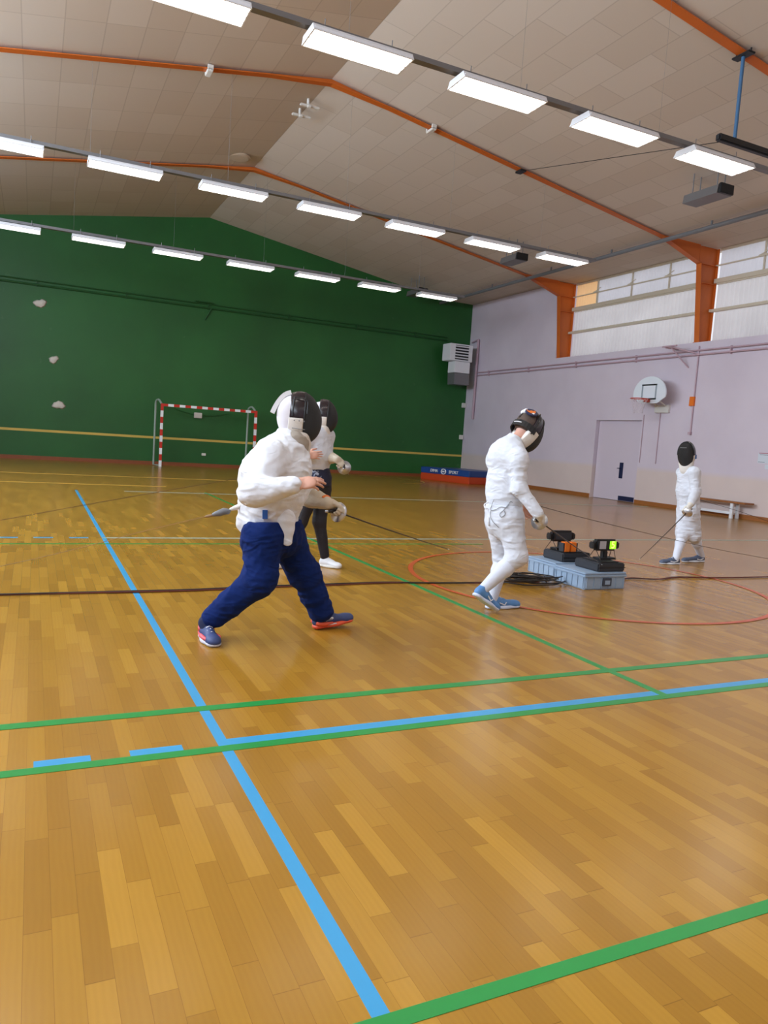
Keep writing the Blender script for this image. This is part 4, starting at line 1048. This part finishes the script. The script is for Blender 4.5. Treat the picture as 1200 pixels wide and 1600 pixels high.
    S = Sdf(.005); S.cone(lerp(J['anR'], J['knR'], .32), J['anR'], .054, .046, .02); S.cone(J['anR'], J['heR']+f*.10+u*.06, .046, .036, .02); S.build('sock', M['sockd'], root)
    S = Sdf(.005); hl = Vector(J['heL']); uL = unit(Vector((-.15, 0, 1)))
    o, f, u, sd, L = shoe(root, J['anL'], hl, J['toL'], .98, navy, red, label='navy shoe with red orange heel and white lettering')
    b = BM()
    for side in (1, -1):
        tube(b, [hl+f*.01+u*.045+sd*.033*side, hl+f*.06+u*.032+sd*.045*side, hl+f*.13+u*.030+sd*.045*side], [.014, .016, .008], 8)
    link('heel_panel', b, red, o, True)
    b = BM()
    for side in (1, -1): tube(b, [hl+f*.035+u*.046+sd*.043*side, hl+f*.09+u*.024+sd*.0485*side, hl+f*.155+u*.022+sd*.048*side], [.004, .005, .005], 6)
    for side in (1, -1): tube(b, [hl+f*.02+u*.066+sd*.036*side, hl+f*.08+u*.058+sd*.0415*side, hl+f*.135+u*.062+sd*.038*side], [.010, .0115, .008], 6)
    link('stripe', b, M['white'], o, True)
    text_mesh('lettering', 'Babolat', .026, hl+f*.078+u*.060+sd*.0545, f, u, M['ink'], o, .001)
    S = Sdf(.005); S.cone(lerp(J['anL'], J['knL'], .25), J['anL'], .052, .044, .02); S.cone(J['anL'], hl+f*.10+u*.06, .044, .034, .02); S.build('sock', M['sockd'], root)
    # mask, hood and tongue
    mk_, c, f, u, sd, rad = mask(root, J, .93, True, label='black fencing mask with white bib', back=.066, front=.030)
    S = Sdf(.005); S.ell(J['head']-f*.015+u*.012, (.108, .092, .118), (f, sd, u), .02); S.cone(J['head']-f*.03-u*.05, J['head']-f*.02-u*.11, .078, .072, .03); S.cut(c-f*.03, f)
    S.build('hood', M['hairw'], root)
    b = BM(); pts = smooth_path([c-f*.062+u*.146, c-f*.095+u*.132, c-f*.125+u*.100, c-f*.150+u*.055, c-f*.168+u*.010], 5)
    for i in range(len(pts)-1):
        a, q = pts[i], pts[i+1]; t_ = unit(q-a); nn = sd.cross(t_)
        w = .034-.004*i/len(pts)
        vs = [b.verts.new(x) for x in (a-sd*w-nn*.014, a+sd*w-nn*.014, a+sd*w+nn*.014, a-sd*w+nn*.014, q-sd*w-nn*.014, q+sd*w-nn*.014, q+sd*w+nn*.014, q-sd*w+nn*.014)]
        for fi in ((0, 1, 5, 4), (1, 2, 6, 5), (2, 3, 7, 6), (3, 0, 4, 7), (0, 3, 2, 1), (4, 5, 6, 7)): b.faces.new([vs[k] for k in fi])
    bmesh.ops.remove_doubles(b, verts=b.verts, dist=.0008); o = link('tongue_strap', b, M['white'], mk_); o['label'] = 'curved white tongue strap'
    # shiny frame strip on the side panel and bib folds
    b = BM()
    for side in (1, -1):
        tube(b, [c-f*.03+u*.115+sd*(.088)*side, c+f*.03+u*.11+sd*.092*side, c+f*.045+u*.09+sd*.1*side, c+f*.045+u*.02+sd*.113*side], .004, 6); tube(b, [c-f*.04+u*.118*1+sd*.086*side, c-f*.045-u*.0+sd*.106*side], .004, 6)
    link('frame_strip', b, M['black'], mk_)
    b = BM()
    for side in (1, -1):
        for k in range(3): tube(b, [c-f*(.03-.03*k)-u*.028+sd*.117*side, c-f*(.03-.03*k)-u*.028+sd*.112*side], .0045, 6)
        tube(b, [c-f*.04-u*.075+sd*.104*side, c+f*.0-u*.077+sd*.106*side, c+f*.04-u*.078+sd*.102*side], .0022, 5)
    link('snap_stud', b, M['greym'], mk_)
    S = Sdf(.005); S.cone(P(460, 683, 4.45), P(464, 690, 4.44), .074, .070, .03, up, .8); S.cone(P(464, 690, 4.44), P(470, 704, 4.42), .066, .040, .04, up, .9); S.build('bib_collar', M['bibg'], mk_, folds(.006, 14, 20, 8))
    gl = gauntlet(root, J, 'L', hL, 1.0, .76, M['gloveg'], .040, .074, 'cream glove with an orange wrist tab')
    b = BM(); wv_ = lerp(J['wrL'], J['elL'], .10); dA = unit(J['elL']-J['wrL']); _, s1, u1 = frame_of(dA)
    pts = [wv_+s1*.0415*math.cos(a)+u1*.0415*math.sin(a) for a in np.linspace(-.9, 2.3, 10)]
    tube(b, pts, .011, 6); o = link('wrist_tab', b, M['orangebox'], gl); o['label'] = 'orange wrist tab'
    epee(g, tip, 'fencing sword in the gloved hand of the navy trousered fencer, pointing down to the right')
    # body cord from the back of the jacket to the reel at the left
    t = thing('body_cord', 'body cord with grey plug leaving the back of the jacket above navy trousers', 'cord', P(345, 801, 4.5))
    b = BM(); tube(b, smooth_path([P(378, 790, 4.48), P(366, 794, 4.5), P(357, 797, 4.5)], 4), [.016, .016, .016, .016, .014, .012, .010, .006, .005], 8); o = link('jacket_clip', b, M['offw'], t, True); o['label'] = 'white clip'
    b = BM(); tube(b, [P(360, 797, 4.5), P(357, 799, 4.5), P(350, 799, 4.5), P(342, 802, 4.5), P(334, 804, 4.5), P(331, 805, 4.5)], [.006, .018, .022, .020, .013, .007], 10); link('plug', b, M['pipeg'], t, True)
    b = BM(); tube(b, smooth_path([P(332, 805, 4.5), P(305, 811, 4.5), P(225, 830, 4.46), P(0, 885, 4.3), Vector((-1.6, 4.1, .25))], 6), [.009]*4+[.0016]*21, 6); link('cable', b, mat('pale_cable', (150, 122, 92), .6), t, True)
fencer_a()

# ---------------------------------------------------------------- B: fencer all in white seen from behind
def fencer_b():
    s = .96; fwd, right = base_dirs((.954, .30, 0)); J = dict(fwd=fwd, right=right)
    J['pelvis'] = P(786, 800, 4.90); J['neck'] = P(797, 694, 4.90); J['head'] = P(823, 669, 4.92)
    J['hdir'] = unit((.80, .10, -.60)); w = Vector((.55, .1, 1)); J['hup'] = unit(w-J['hdir']*w.dot(J['hdir']))
    J['shR'] = P(811, 716, 4.73); J['elR'] = P(812, 764, 4.70); J['wrR'] = P(829, 803, 4.66)
    J['shL'] = P(775, 718, 5.08); J['elL'] = P(785, 765, 5.14); J['wrL'] = P(809, 793, 5.02)
    J['hpR'] = P(796, 812, 4.82); J['knR'] = P(808, 870, 4.74); J['anR'] = P(763, 918, 4.80)
    J['hpL'] = P(780, 812, 4.98); J['knL'] = P(786, 868, 5.0); J['anL'] = P(779, 930, 4.95)
    J['heL'] = PZ(759, 951); J['toL'] = PZ(811, 949)
    J['toR'] = P(776, 958, 4.83); J['toR'].z = .004; J['heR'] = P(740, 930, 4.78)
    seat_ankles(J, s, 'R'); fr = unit(J['toR']-J['heR']); uR = unit(Vector((.55, .1, .8))); J['anR'] = J['heR']+fr*.06+uR*.095
    root = thing('person', 'person in white fencing clothes and blue shoes walking towards the crates, seen from behind', 'person', (J['pelvis'].x, J['pelvis'].y, 0))
    g = P(845, 816, 4.66); tip = P(940, 882, 5.45); bd = unit(tip-g)
    hR = dict(fdir=(bd+Vector((0, 0, -.25))).normalized(), pnorm=(-.3, .8, -.2), side=(.45, .1, .8), sc_=.98, curl=(62, 80, 50), thumb_in=.7)
    hL = dict(fdir=(.75, -.2, -.5), pnorm=(.1, -.8, -.2), side=(.4, .2, .8), sc_=.95, curl=(25, 35, 25))
    grip_hand(J, 'R', hR, g)
    body_mesh(root, J, s, {'R': hR, 'L': hL}, .006)
    S = Sdf(.006)
    S.cone(P(787, 790, 4.90), P(789, 760, 4.90), .150, .142, .07, fwd, .78)
    S.cone(P(789, 760, 4.90), P(792, 718, 4.90), .142, .165, .07, fwd, .72)
    S.cone(P(795, 709, 4.90), J['shR']+Vector((0, 0, -.02)), .085, .064, .09); S.cone(P(794, 709, 4.90), J['shL']+Vector((0, 0, -.02)), .085, .064, .09)
    sleeve(S, J['shR'], J['elR'], J['wrR'], .062, .056, .044, .95, .035); sleeve(S, J['shL'], J['elL'], J['wrL'], .064, .056, .044, .92, .05)
    S.cone(P(797, 700, 4.90), P(805, 684, 4.91), .072, .060, .03); S.cut(P(805, 682, 4.91), unit(Vector((.5, 0, 1))))
    S.cut(P(786, 802, 4.9), (0, 0, -1))
    jk = S.build('jacket', M['cloth'], root, folds(.008, 8, 15, 11))
    S = Sdf(.006)
    S.cone(P(787, 796, 4.90), lerp(J['hpR'], J['hpL'], .5), .150, .150, .06, fwd, .92)
    S.cone(lerp(J['hpR'], J['hpL'], .4)-fwd*.05, lerp(J['hpR'], J['hpL'], .4)-fwd*.05-Vector((0, 0, .03)), .10, .10, .05)
    for a in 'RL':
        S.cone(J['hp'+a], J['kn'+a], .112, .078, .05); S.cone(J['kn'+a], lerp(J['kn'+a], J['an'+a], .22), .076, .064, .04)
    S.cut(P(787, 788, 4.9), (0, 0, 1))
    br = S.build('breeches', M['cloth'], root, folds(.009, 9, 18, 13))
    for a in 'RL':
        S = Sdf(.005); S.cone(lerp(J['kn'+a], J['an'+a], .12), lerp(J['kn'+a], J['an'+a], .38), .062, .063, .03); S.cone(lerp(J['kn'+a], J['an'+a], .38), lerp(J['kn'+a], J['an'+a], 1.05), .063, .040, .03)
        S.build('sock', M['socks'], root, folds(.002, 20, 30, 5))
    blue = mat('blue_shoe_mesh', (84, 134, 190), .6, var=.15, vscale=40); wsole = mat('white_blue_sole', (206, 216, 236), .5)
    o, f, u, sd, L = shoe(root, J['anL'], J['heL'], J['toL'], .97, blue, wsole, label='blue shoe flat on the floor')
    b = BM()
    for sgn in (1, -1): tube(b, [J['heL']+f*.10+u*.055+sd*.0415*sgn, J['heL']+f*.15+u*.035+sd*.044*sgn, J['heL']+f*.17+u*.055+sd*.036*sgn], .005, 6)
    link('stripe', b, M['white'], o)
    upR = unit(Vector((.55, .1, .8)))
    o, f, u, sd, L = shoe(root, J['anR'], J['heR'], J['toR'], .97, blue, wsole, label='blue shoe with raised heel', up=upR)
    b = BM()
    for sgn in (1, -1): tube(b, [J['heR']+f*.10+u*.055+sd*.0415*sgn, J['heR']+f*.15+u*.035+sd*.044*sgn, J['heR']+f*.17+u*.055+sd*.036*sgn], .005, 6)
    link('stripe', b, M['white'], o)
    mk_, c, f, u, sd, rad = mask(root, J, .97, True, label='black fencing mask with a round orange badge', bib=False)
    S = Sdf(.005); S.ell(J['head']-f*.012+u*.02, (.104, .086, .112), (f, sd, u), .02); S.cut(c-f*.005, f); S.cut(J['head']-u*.055, -u)
    S.build('hair', M['hair'], root)
    b = BM(); 
    # black strap round the back of the head and spring tongue over the crown
    n = 14; r1 = []; 
    for i in range(n+1):
        a = R(90+180*i/n); p_ = J['head']-u*.035+f*(.012+math.cos(a)*.128)+sd*math.sin(a)*.108
        r1.append(p_)
    for a, q in zip(r1, r1[1:]):
        nn = unit((a+q)/2-(J['head']-u*.035)); vs = [b.verts.new(x) for x in (a-u*.026, q-u*.026, q+u*.026, a+u*.026, a-u*.026+nn*.008, q-u*.026+nn*.008, q+u*.026+nn*.008, a+u*.026+nn*.008)]
        for fi in ((0, 1, 2, 3), (4, 7, 6, 5), (0, 4, 5, 1), (3, 2, 6, 7)): b.faces.new([vs[k] for k in fi])
    bmesh.ops.remove_doubles(b, verts=b.verts, dist=.0008); o = link('strap', b, M['black'], mk_); 
    bb = BM(); q0 = J['head']-u*.035-f*.126; bx_dir = sd
    tube(bb, [q0+sd*.055+f*.012, q0+sd*.02+f*.002, q0-sd*.02+f*.002], .0035, 6); link('strap_print', bb, M['white'], o)
    b = BM(); tube(b, smooth_path([c+u*.168-f*.0, c-f*.07+u*.150, c-f*.12+u*.09, c-f*.135+u*.02], 6), .008, 6); 
    tube(b, smooth_path([c+u*.168+sd*.03, c-f*.03+u*.13+sd*.075, c-f*.03+u*.03+sd*.105, c-f*.03-u*.06+sd*.1], 6), .006, 6); tube(b, smooth_path([c+u*.168-sd*.03, c-f*.03+u*.13-sd*.075, c-f*.03+u*.03-sd*.105, c-f*.03-u*.06-sd*.1], 6), .006, 6)
    link('tongue_spring', b, M['black'], mk_)
    # round badge: dark disc with orange and white shapes
    bn = unit(-f*.62+u*.62+sd*.55); bc = J['head']+u*.018-f*.012+Vector((0, 0, 0))+f*(bn.dot(f)*.112)+u*(bn.dot(u)*.122)+sd*(bn.dot(sd)*.096); _, bs, bu = frame_of(bn)
    b = BM(); lathe(b, bc-bn*.004, bn, [(0, .052), (.010, .052), (.013, .048), (.0135, .001)], 24); bd_ = link('badge', b, M['navy'], mk_); bd_['label'] = 'dark round badge with an orange and white emblem'
    def poly(name, pts_, m_):
        bb = BM(); A_ = [bb.verts.new(bc+bn*.0095+bs*x*.052+bu*y*.052) for x, y in pts_]; B_ = [bb.verts.new(bc+bn*.0115+bs*x*.052+bu*y*.052) for x, y in pts_]
        bb.faces.new(A_); bb.faces.new(B_)
        for i in range(len(A_)): bb.faces.new((A_[i], A_[(i+1) % len(A_)], B_[(i+1) % len(A_)], B_[i]))
        bmesh.ops.recalc_face_normals(bb, faces=bb.faces); link(name, bb, m_, bd_)
    poly('emblem', [(-.72, .38), (-.35, .18), (0, .35), (.35, .18), (.75, .42), (.62, -.1), (.30, -.5), (0, -.25), (-.30, -.5), (-.62, -.1)], M['orangebox'])
    poly('emblem', [(-.25, -.55), (0, -.32), (.25, -.55), (0, -.8)], M['white'])
    S = Sdf(.005); S.cone(bc+f*-.02+sd*-.045+u*.0, bc-f*.03-sd*.06-u*.02, .022, .018, .01); S.build('velcro_pad', M['white'], mk_)
    gauntlet(root, J, 'R', hR, .96, .34, M['glove'], .036, .050, 'white glove')
    epee(g, tip, 'fencing sword held low by the fencer in white beside the crates')
    # cords draped over the hips
    t = thing('body_cord', 'grey body cord looped round the hips of the fencer in white', 'cord', P(770, 795, 4.75))
    on = surf(br, jk)
    b = BM(); tube(b, smooth_path([on(x, y) for x, y in ((772, 780), (768, 790), (767, 797), (775, 796), (783, 792), (792, 793), (797, 784), (801, 785))], 4), .0026, 5)
    tube(b, smooth_path([on(x, y) for x, y in ((767, 797), (766, 806), (770, 815), (779, 824))], 4), .0026, 5)
    tube(b, smooth_path([on(x, y) for x, y in ((795, 787), (788, 796), (781, 803), (783, 808), (789, 804), (788, 798))], 4), .0026, 5)
    link('cord', b, M['greym'], t, True)
    b = BM(); tube(b, smooth_path([on(762, 795), P(758, 794, 4.9), P(757, 788, 4.92), on(764, 785)], 4), .005, 6); tube(b, [on(763, 808), on(764, 822)], .006, 6); link('hook', b, M['white'], t, True)
    wp = [P(790, 776, 5.08), P(840, 790, 5.10), P(915, 810, 5.3), P(1010, 833, 5.5), P(1105, 855, 5.6), P(1200, 873, 5.62), P(1420, 912, 5.6)]
    cable('reel_wire', smooth_path(wp, 4), .0028, M['wire'], 'thin taut wire from the fencer in white towards the right edge', None, 2)
fencer_b()

# ---------------------------------------------------------------- C: small fencer in white near the bench
def fencer_c():
    s = .90; fwd, right = base_dirs((-.97, -.22, 0)); J = dict(fwd=fwd, right=right); y = 6.82
    J['pelvis'] = P(1075, 793, y); J['neck'] = P(1075, 729, y); J['head'] = P(1074, 708, y)
    J['hdir'] = unit((-.90, -.42, -.10)); w = Vector((-.1, 0, 1)); J['hup'] = unit(w-J['hdir']*w.dot(J['hdir']))
    J['shL'] = P(1085, 738, y-.15); J['elL'] = P(1087, 768, y-.17); J['wrL'] = P(1079, 793, y-.24)
    J['shR'] = P(1066, 738, y+.15); J['elR'] = P(1086, 764, y+.20); J['wrR'] = P(1088, 762, y+.10)
    J['hpL'] = P(1079, 800, y-.07); J['knL'] = P(1084, 836, y-.06); J['anL'] = P(1087, 868, y-.04)
    J['hpR'] = P(1071, 800, y+.07); J['knR'] = P(1067, 834, y+.0); J['anR'] = P(1056, 870, y-.02)
    J['heL'] = PZ(1099, 878); J['toL'] = PZ(1066, 878.5); J['heR'] = PZ(1061, 882); J['toR'] = PZ(1031, 881.5)
    seat_ankles(J, s)
    root = thing('person', 'small person all in white fencing clothes with black mask standing near the bench', 'person', (J['pelvis'].x, J['pelvis'].y, 0))
    g = P(1072, 802, y-.30); tip = P(1000, 873, 6.35); bd = unit(tip-g); tip.z = max(tip.z, .03)
    hL = dict(fdir=(-.45, -.25, -.85), pnorm=(-.1, .9, .1), side=(-.85, .0, .4), sc_=.92, curl=(60, 78, 50), thumb_in=.7)
    hR = dict(fdir=(.3, -.2, -.85), pnorm=(.2, .9, 0), side=(-.9, .2, .1), sc_=.80, curl=(20, 25, 20))
    grip_hand(J, 'L', hL, g)
    body_mesh(root, J, s, {'R': hR, 'L': hL}, .0065)
    S = Sdf(.0065)
    S.cone(P(1076, 790, y), P(1075, 765, y), .138, .135, .06, fwd, .85); S.cone(P(1075, 765, y), P(1075, 744, y), .135, .13, .06, fwd, .8)
    S.cone(P(1075, 738, y), J['shR'], .07, .066, .05); S.cone(P(1075, 738, y), J['shL'], .07, .066, .05)
    sleeve(S, J['shR'], J['elR'], J['wrR'], .066, .058, .044, .85, .03); sleeve(S, J['shL'], J['elL'], J['wrL'], .068, .060, .046, .9, .03)
    S.cone(P(1075, 733, y), P(1074, 722, y), .07, .062, .03); S.cut(P(1075, 800, y), (0, 0, -1))
    S.build('jacket', M['cloth'], root, folds(.009, 9, 18, 21))
    S = Sdf(.0065); S.cone(P(1076, 793, y), lerp(J['hpR'], J['hpL'], .5), .14, .13, .05, fwd, .9)
    for a in 'RL': S.cone(J['hp'+a], J['kn'+a], .108, .088, .05); S.cone(J['kn'+a], lerp(J['kn'+a], J['an'+a], .15), .085, .07, .03)
    S.cut(P(1076, 786, y), (0, 0, 1)); S.build('breeches', M['cloth'], root, folds(.012, 10, 20, 22))
    for a in 'RL':
        S = Sdf(.005); S.cone(lerp(J['kn'+a], J['an'+a], .1), lerp(J['kn'+a], J['an'+a], .4), .056, .057, .03); S.cone(lerp(J['kn'+a], J['an'+a], .4), lerp(J['kn'+a], J['an'+a], 1.05), .057, .042, .03); S.build('sock', M['socks'], root)
    dk = mat('dark_blue_shoe', (70, 82, 106), .6, var=.2, vscale=40); ws = mat('pale_grey_sole', (206, 210, 218), .5)
    for a in 'LR':
        o, f, u, sd, L = shoe(root, J['an'+a], J['he'+a], J['to'+a], .92, dk, ws, label='dark blue shoe with white stripe')
        b = BM(); tube(b, [J['he'+a]+f*.05+u*.05+sd*.038, J['he'+a]+f*.11+u*.035+sd*.042, J['he'+a]+f*.16+u*.045+sd*.037], .006, 6); tube(b, [J['he'+a]+f*.05+u*.05-sd*.038, J['he'+a]+f*.11+u*.035-sd*.042, J['he'+a]+f*.16+u*.045-sd*.037], .006, 6); link('stripe', b, M['white'], o)
    mk_, c, f, u, sd, rad = mask(root, J, .92, True, label='black fencing mask with a small blue tag')
    S = Sdf(.005); S.ell(J['head']-f*.012+u*.01, (.103, .088, .115), (f, sd, u), .02); S.cone(J['head']-u*.06-f*.02, J['head']-u*.12, .075, .07, .03); S.cut(c-f*.03, f); S.build('hood', M['hairw'], root)
    b = BM(); bc = c-f*.01-u*.035-sd*.107
    bmesh.ops.create_cube(b, size=1, matrix=Matrix.Translation(bc) @ Matrix((f, u, sd)).transposed().to_4x4() @ Matrix.Diagonal((.04, .05, .01, 1))); link('tag', b, mat('blue_tag', (60, 96, 150), .5), mk_)
    b = BM(); tube(b, [c+f*.125+u*.085-sd*.035, c+f*.128+u*.085+sd*.0, c+f*.118+u*.085+sd*.045], .003, 5); link('frame_line', b, M['greym'], mk_)
    gauntlet(root, J, 'L', hL, .9, .4, M['glove'], .038, .052, 'white glove')
    epee(g, tip, 'fencing sword of the small fencer near the bench, tip down to the floor')
    cable('reel_wire', smooth_path([P(1086, 778, y+.1), P(1100, 783, y+.2), P(1152, 798, y+.5), P(1210, 818, y+.6)], 5), .003, M['wire'], 'thin wire behind the small fencer in front of the bench', None, 2)
fencer_c()

# ---------------------------------------------------------------- D: fencer behind A, in white jacket and dark leggings
def fencer_d():
    s = .95; fwd, right = base_dirs((.55, -.83, 0)); J = dict(fwd=fwd, right=right); y = 6.90
    J['pelvis'] = P(497, 752, y); J['neck'] = P(500, 668, y); J['head'] = P(502, 648, y)
    J['hdir'] = unit((.93, -.36, -.05)); w = Vector((.05, 0, 1)); J['hup'] = unit(w-J['hdir']*w.dot(J['hdir']))
    J['shR'] = P(485, 679, y-.06); J['elR'] = P(468, 710, y-.12); J['wrR'] = P(479, 711, y-.24)
    J['shL'] = P(512, 681, y+.06); J['elL'] = P(509, 714, y+.06); J['wrL'] = P(526, 727, y-.12)
    J['hpR'] = P(488, 764, y-.04); J['knR'] = P(470, 815, y-.02); J['anR'] = P(440, 872, y+.0)
    J['hpL'] = P(504, 764, y+.06); J['knL'] = P(499, 815, y+.03); J['anL'] = P(502, 873, y+.0)
    J['heL'] = PZ(499, 884); J['toL'] = PZ(519, 887); J['heR'] = PZ(446, 884); J['toR'] = PZ(432, 888)
    for a in 'LR':
        f = unit(J['to'+a]-J['he'+a]); J['to'+a] = J['he'+a]+f*.25
    seat_ankles(J, s)
    root = thing('person', 'person in white jacket, patterned dark shorts and black leggings standing behind the lunging fencer', 'person', (J['pelvis'].x, J['pelvis'].y, 0))
    hR = dict(fdir=(.95, -.15, .05), pnorm=(.2, .9, -.1), side=(.1, .1, .95), sc_=.95, curl=(10, 18, 14), thumb_in=.2)
    g = P(538, 731, y-.16); tip = g+Vector((.38, .80, -.10))
    hL = dict(fdir=(.70, -.1, -.5), pnorm=(-.3, .75, -.3), side=(.4, .3, .8), sc_=.95, curl=(62, 80, 50), thumb_in=.7)
    grip_hand(J, 'L', hL, g)
    body_mesh(root, J, s, {'R': hR, 'L': hL}, .006)
    S = Sdf(.0065)
    S.cone(P(496, 728, y), P(497, 705, y), .135, .138, .06, fwd, .8); S.cone(P(497, 705, y), P(498, 684, y), .140, .145, .06, fwd, .75)
    S.cone(P(499, 677, y), J['shR'], .072, .068, .05); S.cone(P(500, 677, y), J['shL'], .072, .068, .05)
    sleeve(S, J['shR'], J['elR'], J['wrR'], .068, .060, .046, .9, .03); sleeve(S, J['shL'], J['elL'], J['wrL'], .068, .060, .054, .5, .03)
    S.cone(P(500, 672, y), P(502, 660, y), .072, .064, .03); S.cut(P(497, 733, y), (0, 0, -1))
    S.build('jacket', M['cloth'], root, folds(.008, 9, 14, 31))
    pm = bpy.data.materials.new('dark_patterned_cloth'); nt, N, L, b_ = nodes(pm); X = MX(nt); tc = N.new('ShaderNodeTexCoord')
    n_ = X.noise(tc.outputs['Object'], 9.0, 3); L.new(X.ramp(n_, [(.0, (26, 30, 54)), (.60, (30, 34, 60)), (.64, (170, 180, 200)), (.68, (34, 38, 64))]), b_.inputs['Base Color']); b_.inputs['Roughness'].default_value = .8
    S = Sdf(.006); S.cone(P(498, 742, y), P(499, 750, y), .135, .140, .05, fwd, .82); S.cone(J['hpR'], lerp(J['hpR'], J['knR'], .02), .095, .09, .04); S.cone(J['hpL'], lerp(J['hpL'], J['knL'], .02), .095, .09, .04)
    S.cut(P(498, 722, y), (0, 0, 1)); S.cut(P(500, 759, y), (0, 0, -1)); S.build('shorts', pm, root, folds(.006, 8, 10, 33))
    S = Sdf(.006); S.cone(P(498, 750, y), lerp(J['hpR'], J['hpL'], .5), .125, .11, .05, fwd, .85)
    for a in 'RL': S.cone(J['hp'+a], J['kn'+a], .092, .066, .05); S.cone(J['kn'+a], lerp(J['kn'+a], J['an'+a], .95), .064, .046, .03)
    S.cut(P(498, 742, y), (0, 0, 1)); S.build('leggings', M['legging'], root, folds(.004, 12, 18, 34))
    for a in 'RL': shoe(root, J['an'+a], J['he'+a], J['to'+a], .92, M['white'], M['offw'], label='white shoe')
    mk_, c, f, u, sd, rad = mask(root, J, .95, True, label='black fencing mask with white side bib')
    S = Sdf(.005); S.ell(J['head']-f*.012+u*.01, (.103, .088, .115), (f, sd, u), .02); S.cone(J['head']-u*.06-f*.02, J['head']-u*.12, .075, .07, .03); S.cut(c-f*.03, f); S.build('hood', M['hairw'], root)
    gauntlet(root, J, 'L', hL, .95, .62, M['gloveg'], .040, .068, 'cream glove')
    epee(g, tip, 'fencing sword held by the fencer in black leggings, pointing away')
    cable('reel_wire', smooth_path([P(478, 728, y+.18), P(370, 748, 7.3), P(200, 777, 7.2), P(0, 813, 7.1), P(-160, 841, 7.0)], 5), .0025, M['wire'], 'thin wire crossing the floor from the black leggings fencer to the left edge', None, 2)
fencer_d()

# ------------------------------------------------------------------ view settings
sc.view_settings.view_transform = 'Standard'; sc.view_settings.look = 'None'
sc.view_settings.gamma = 1; sc.view_settings.exposure = EXPO; sc.view_settings.use_curve_mapping = False
sc.cycles.use_denoising = True
sc.cycles.max_bounces = 10; sc.cycles.diffuse_bounces = 6
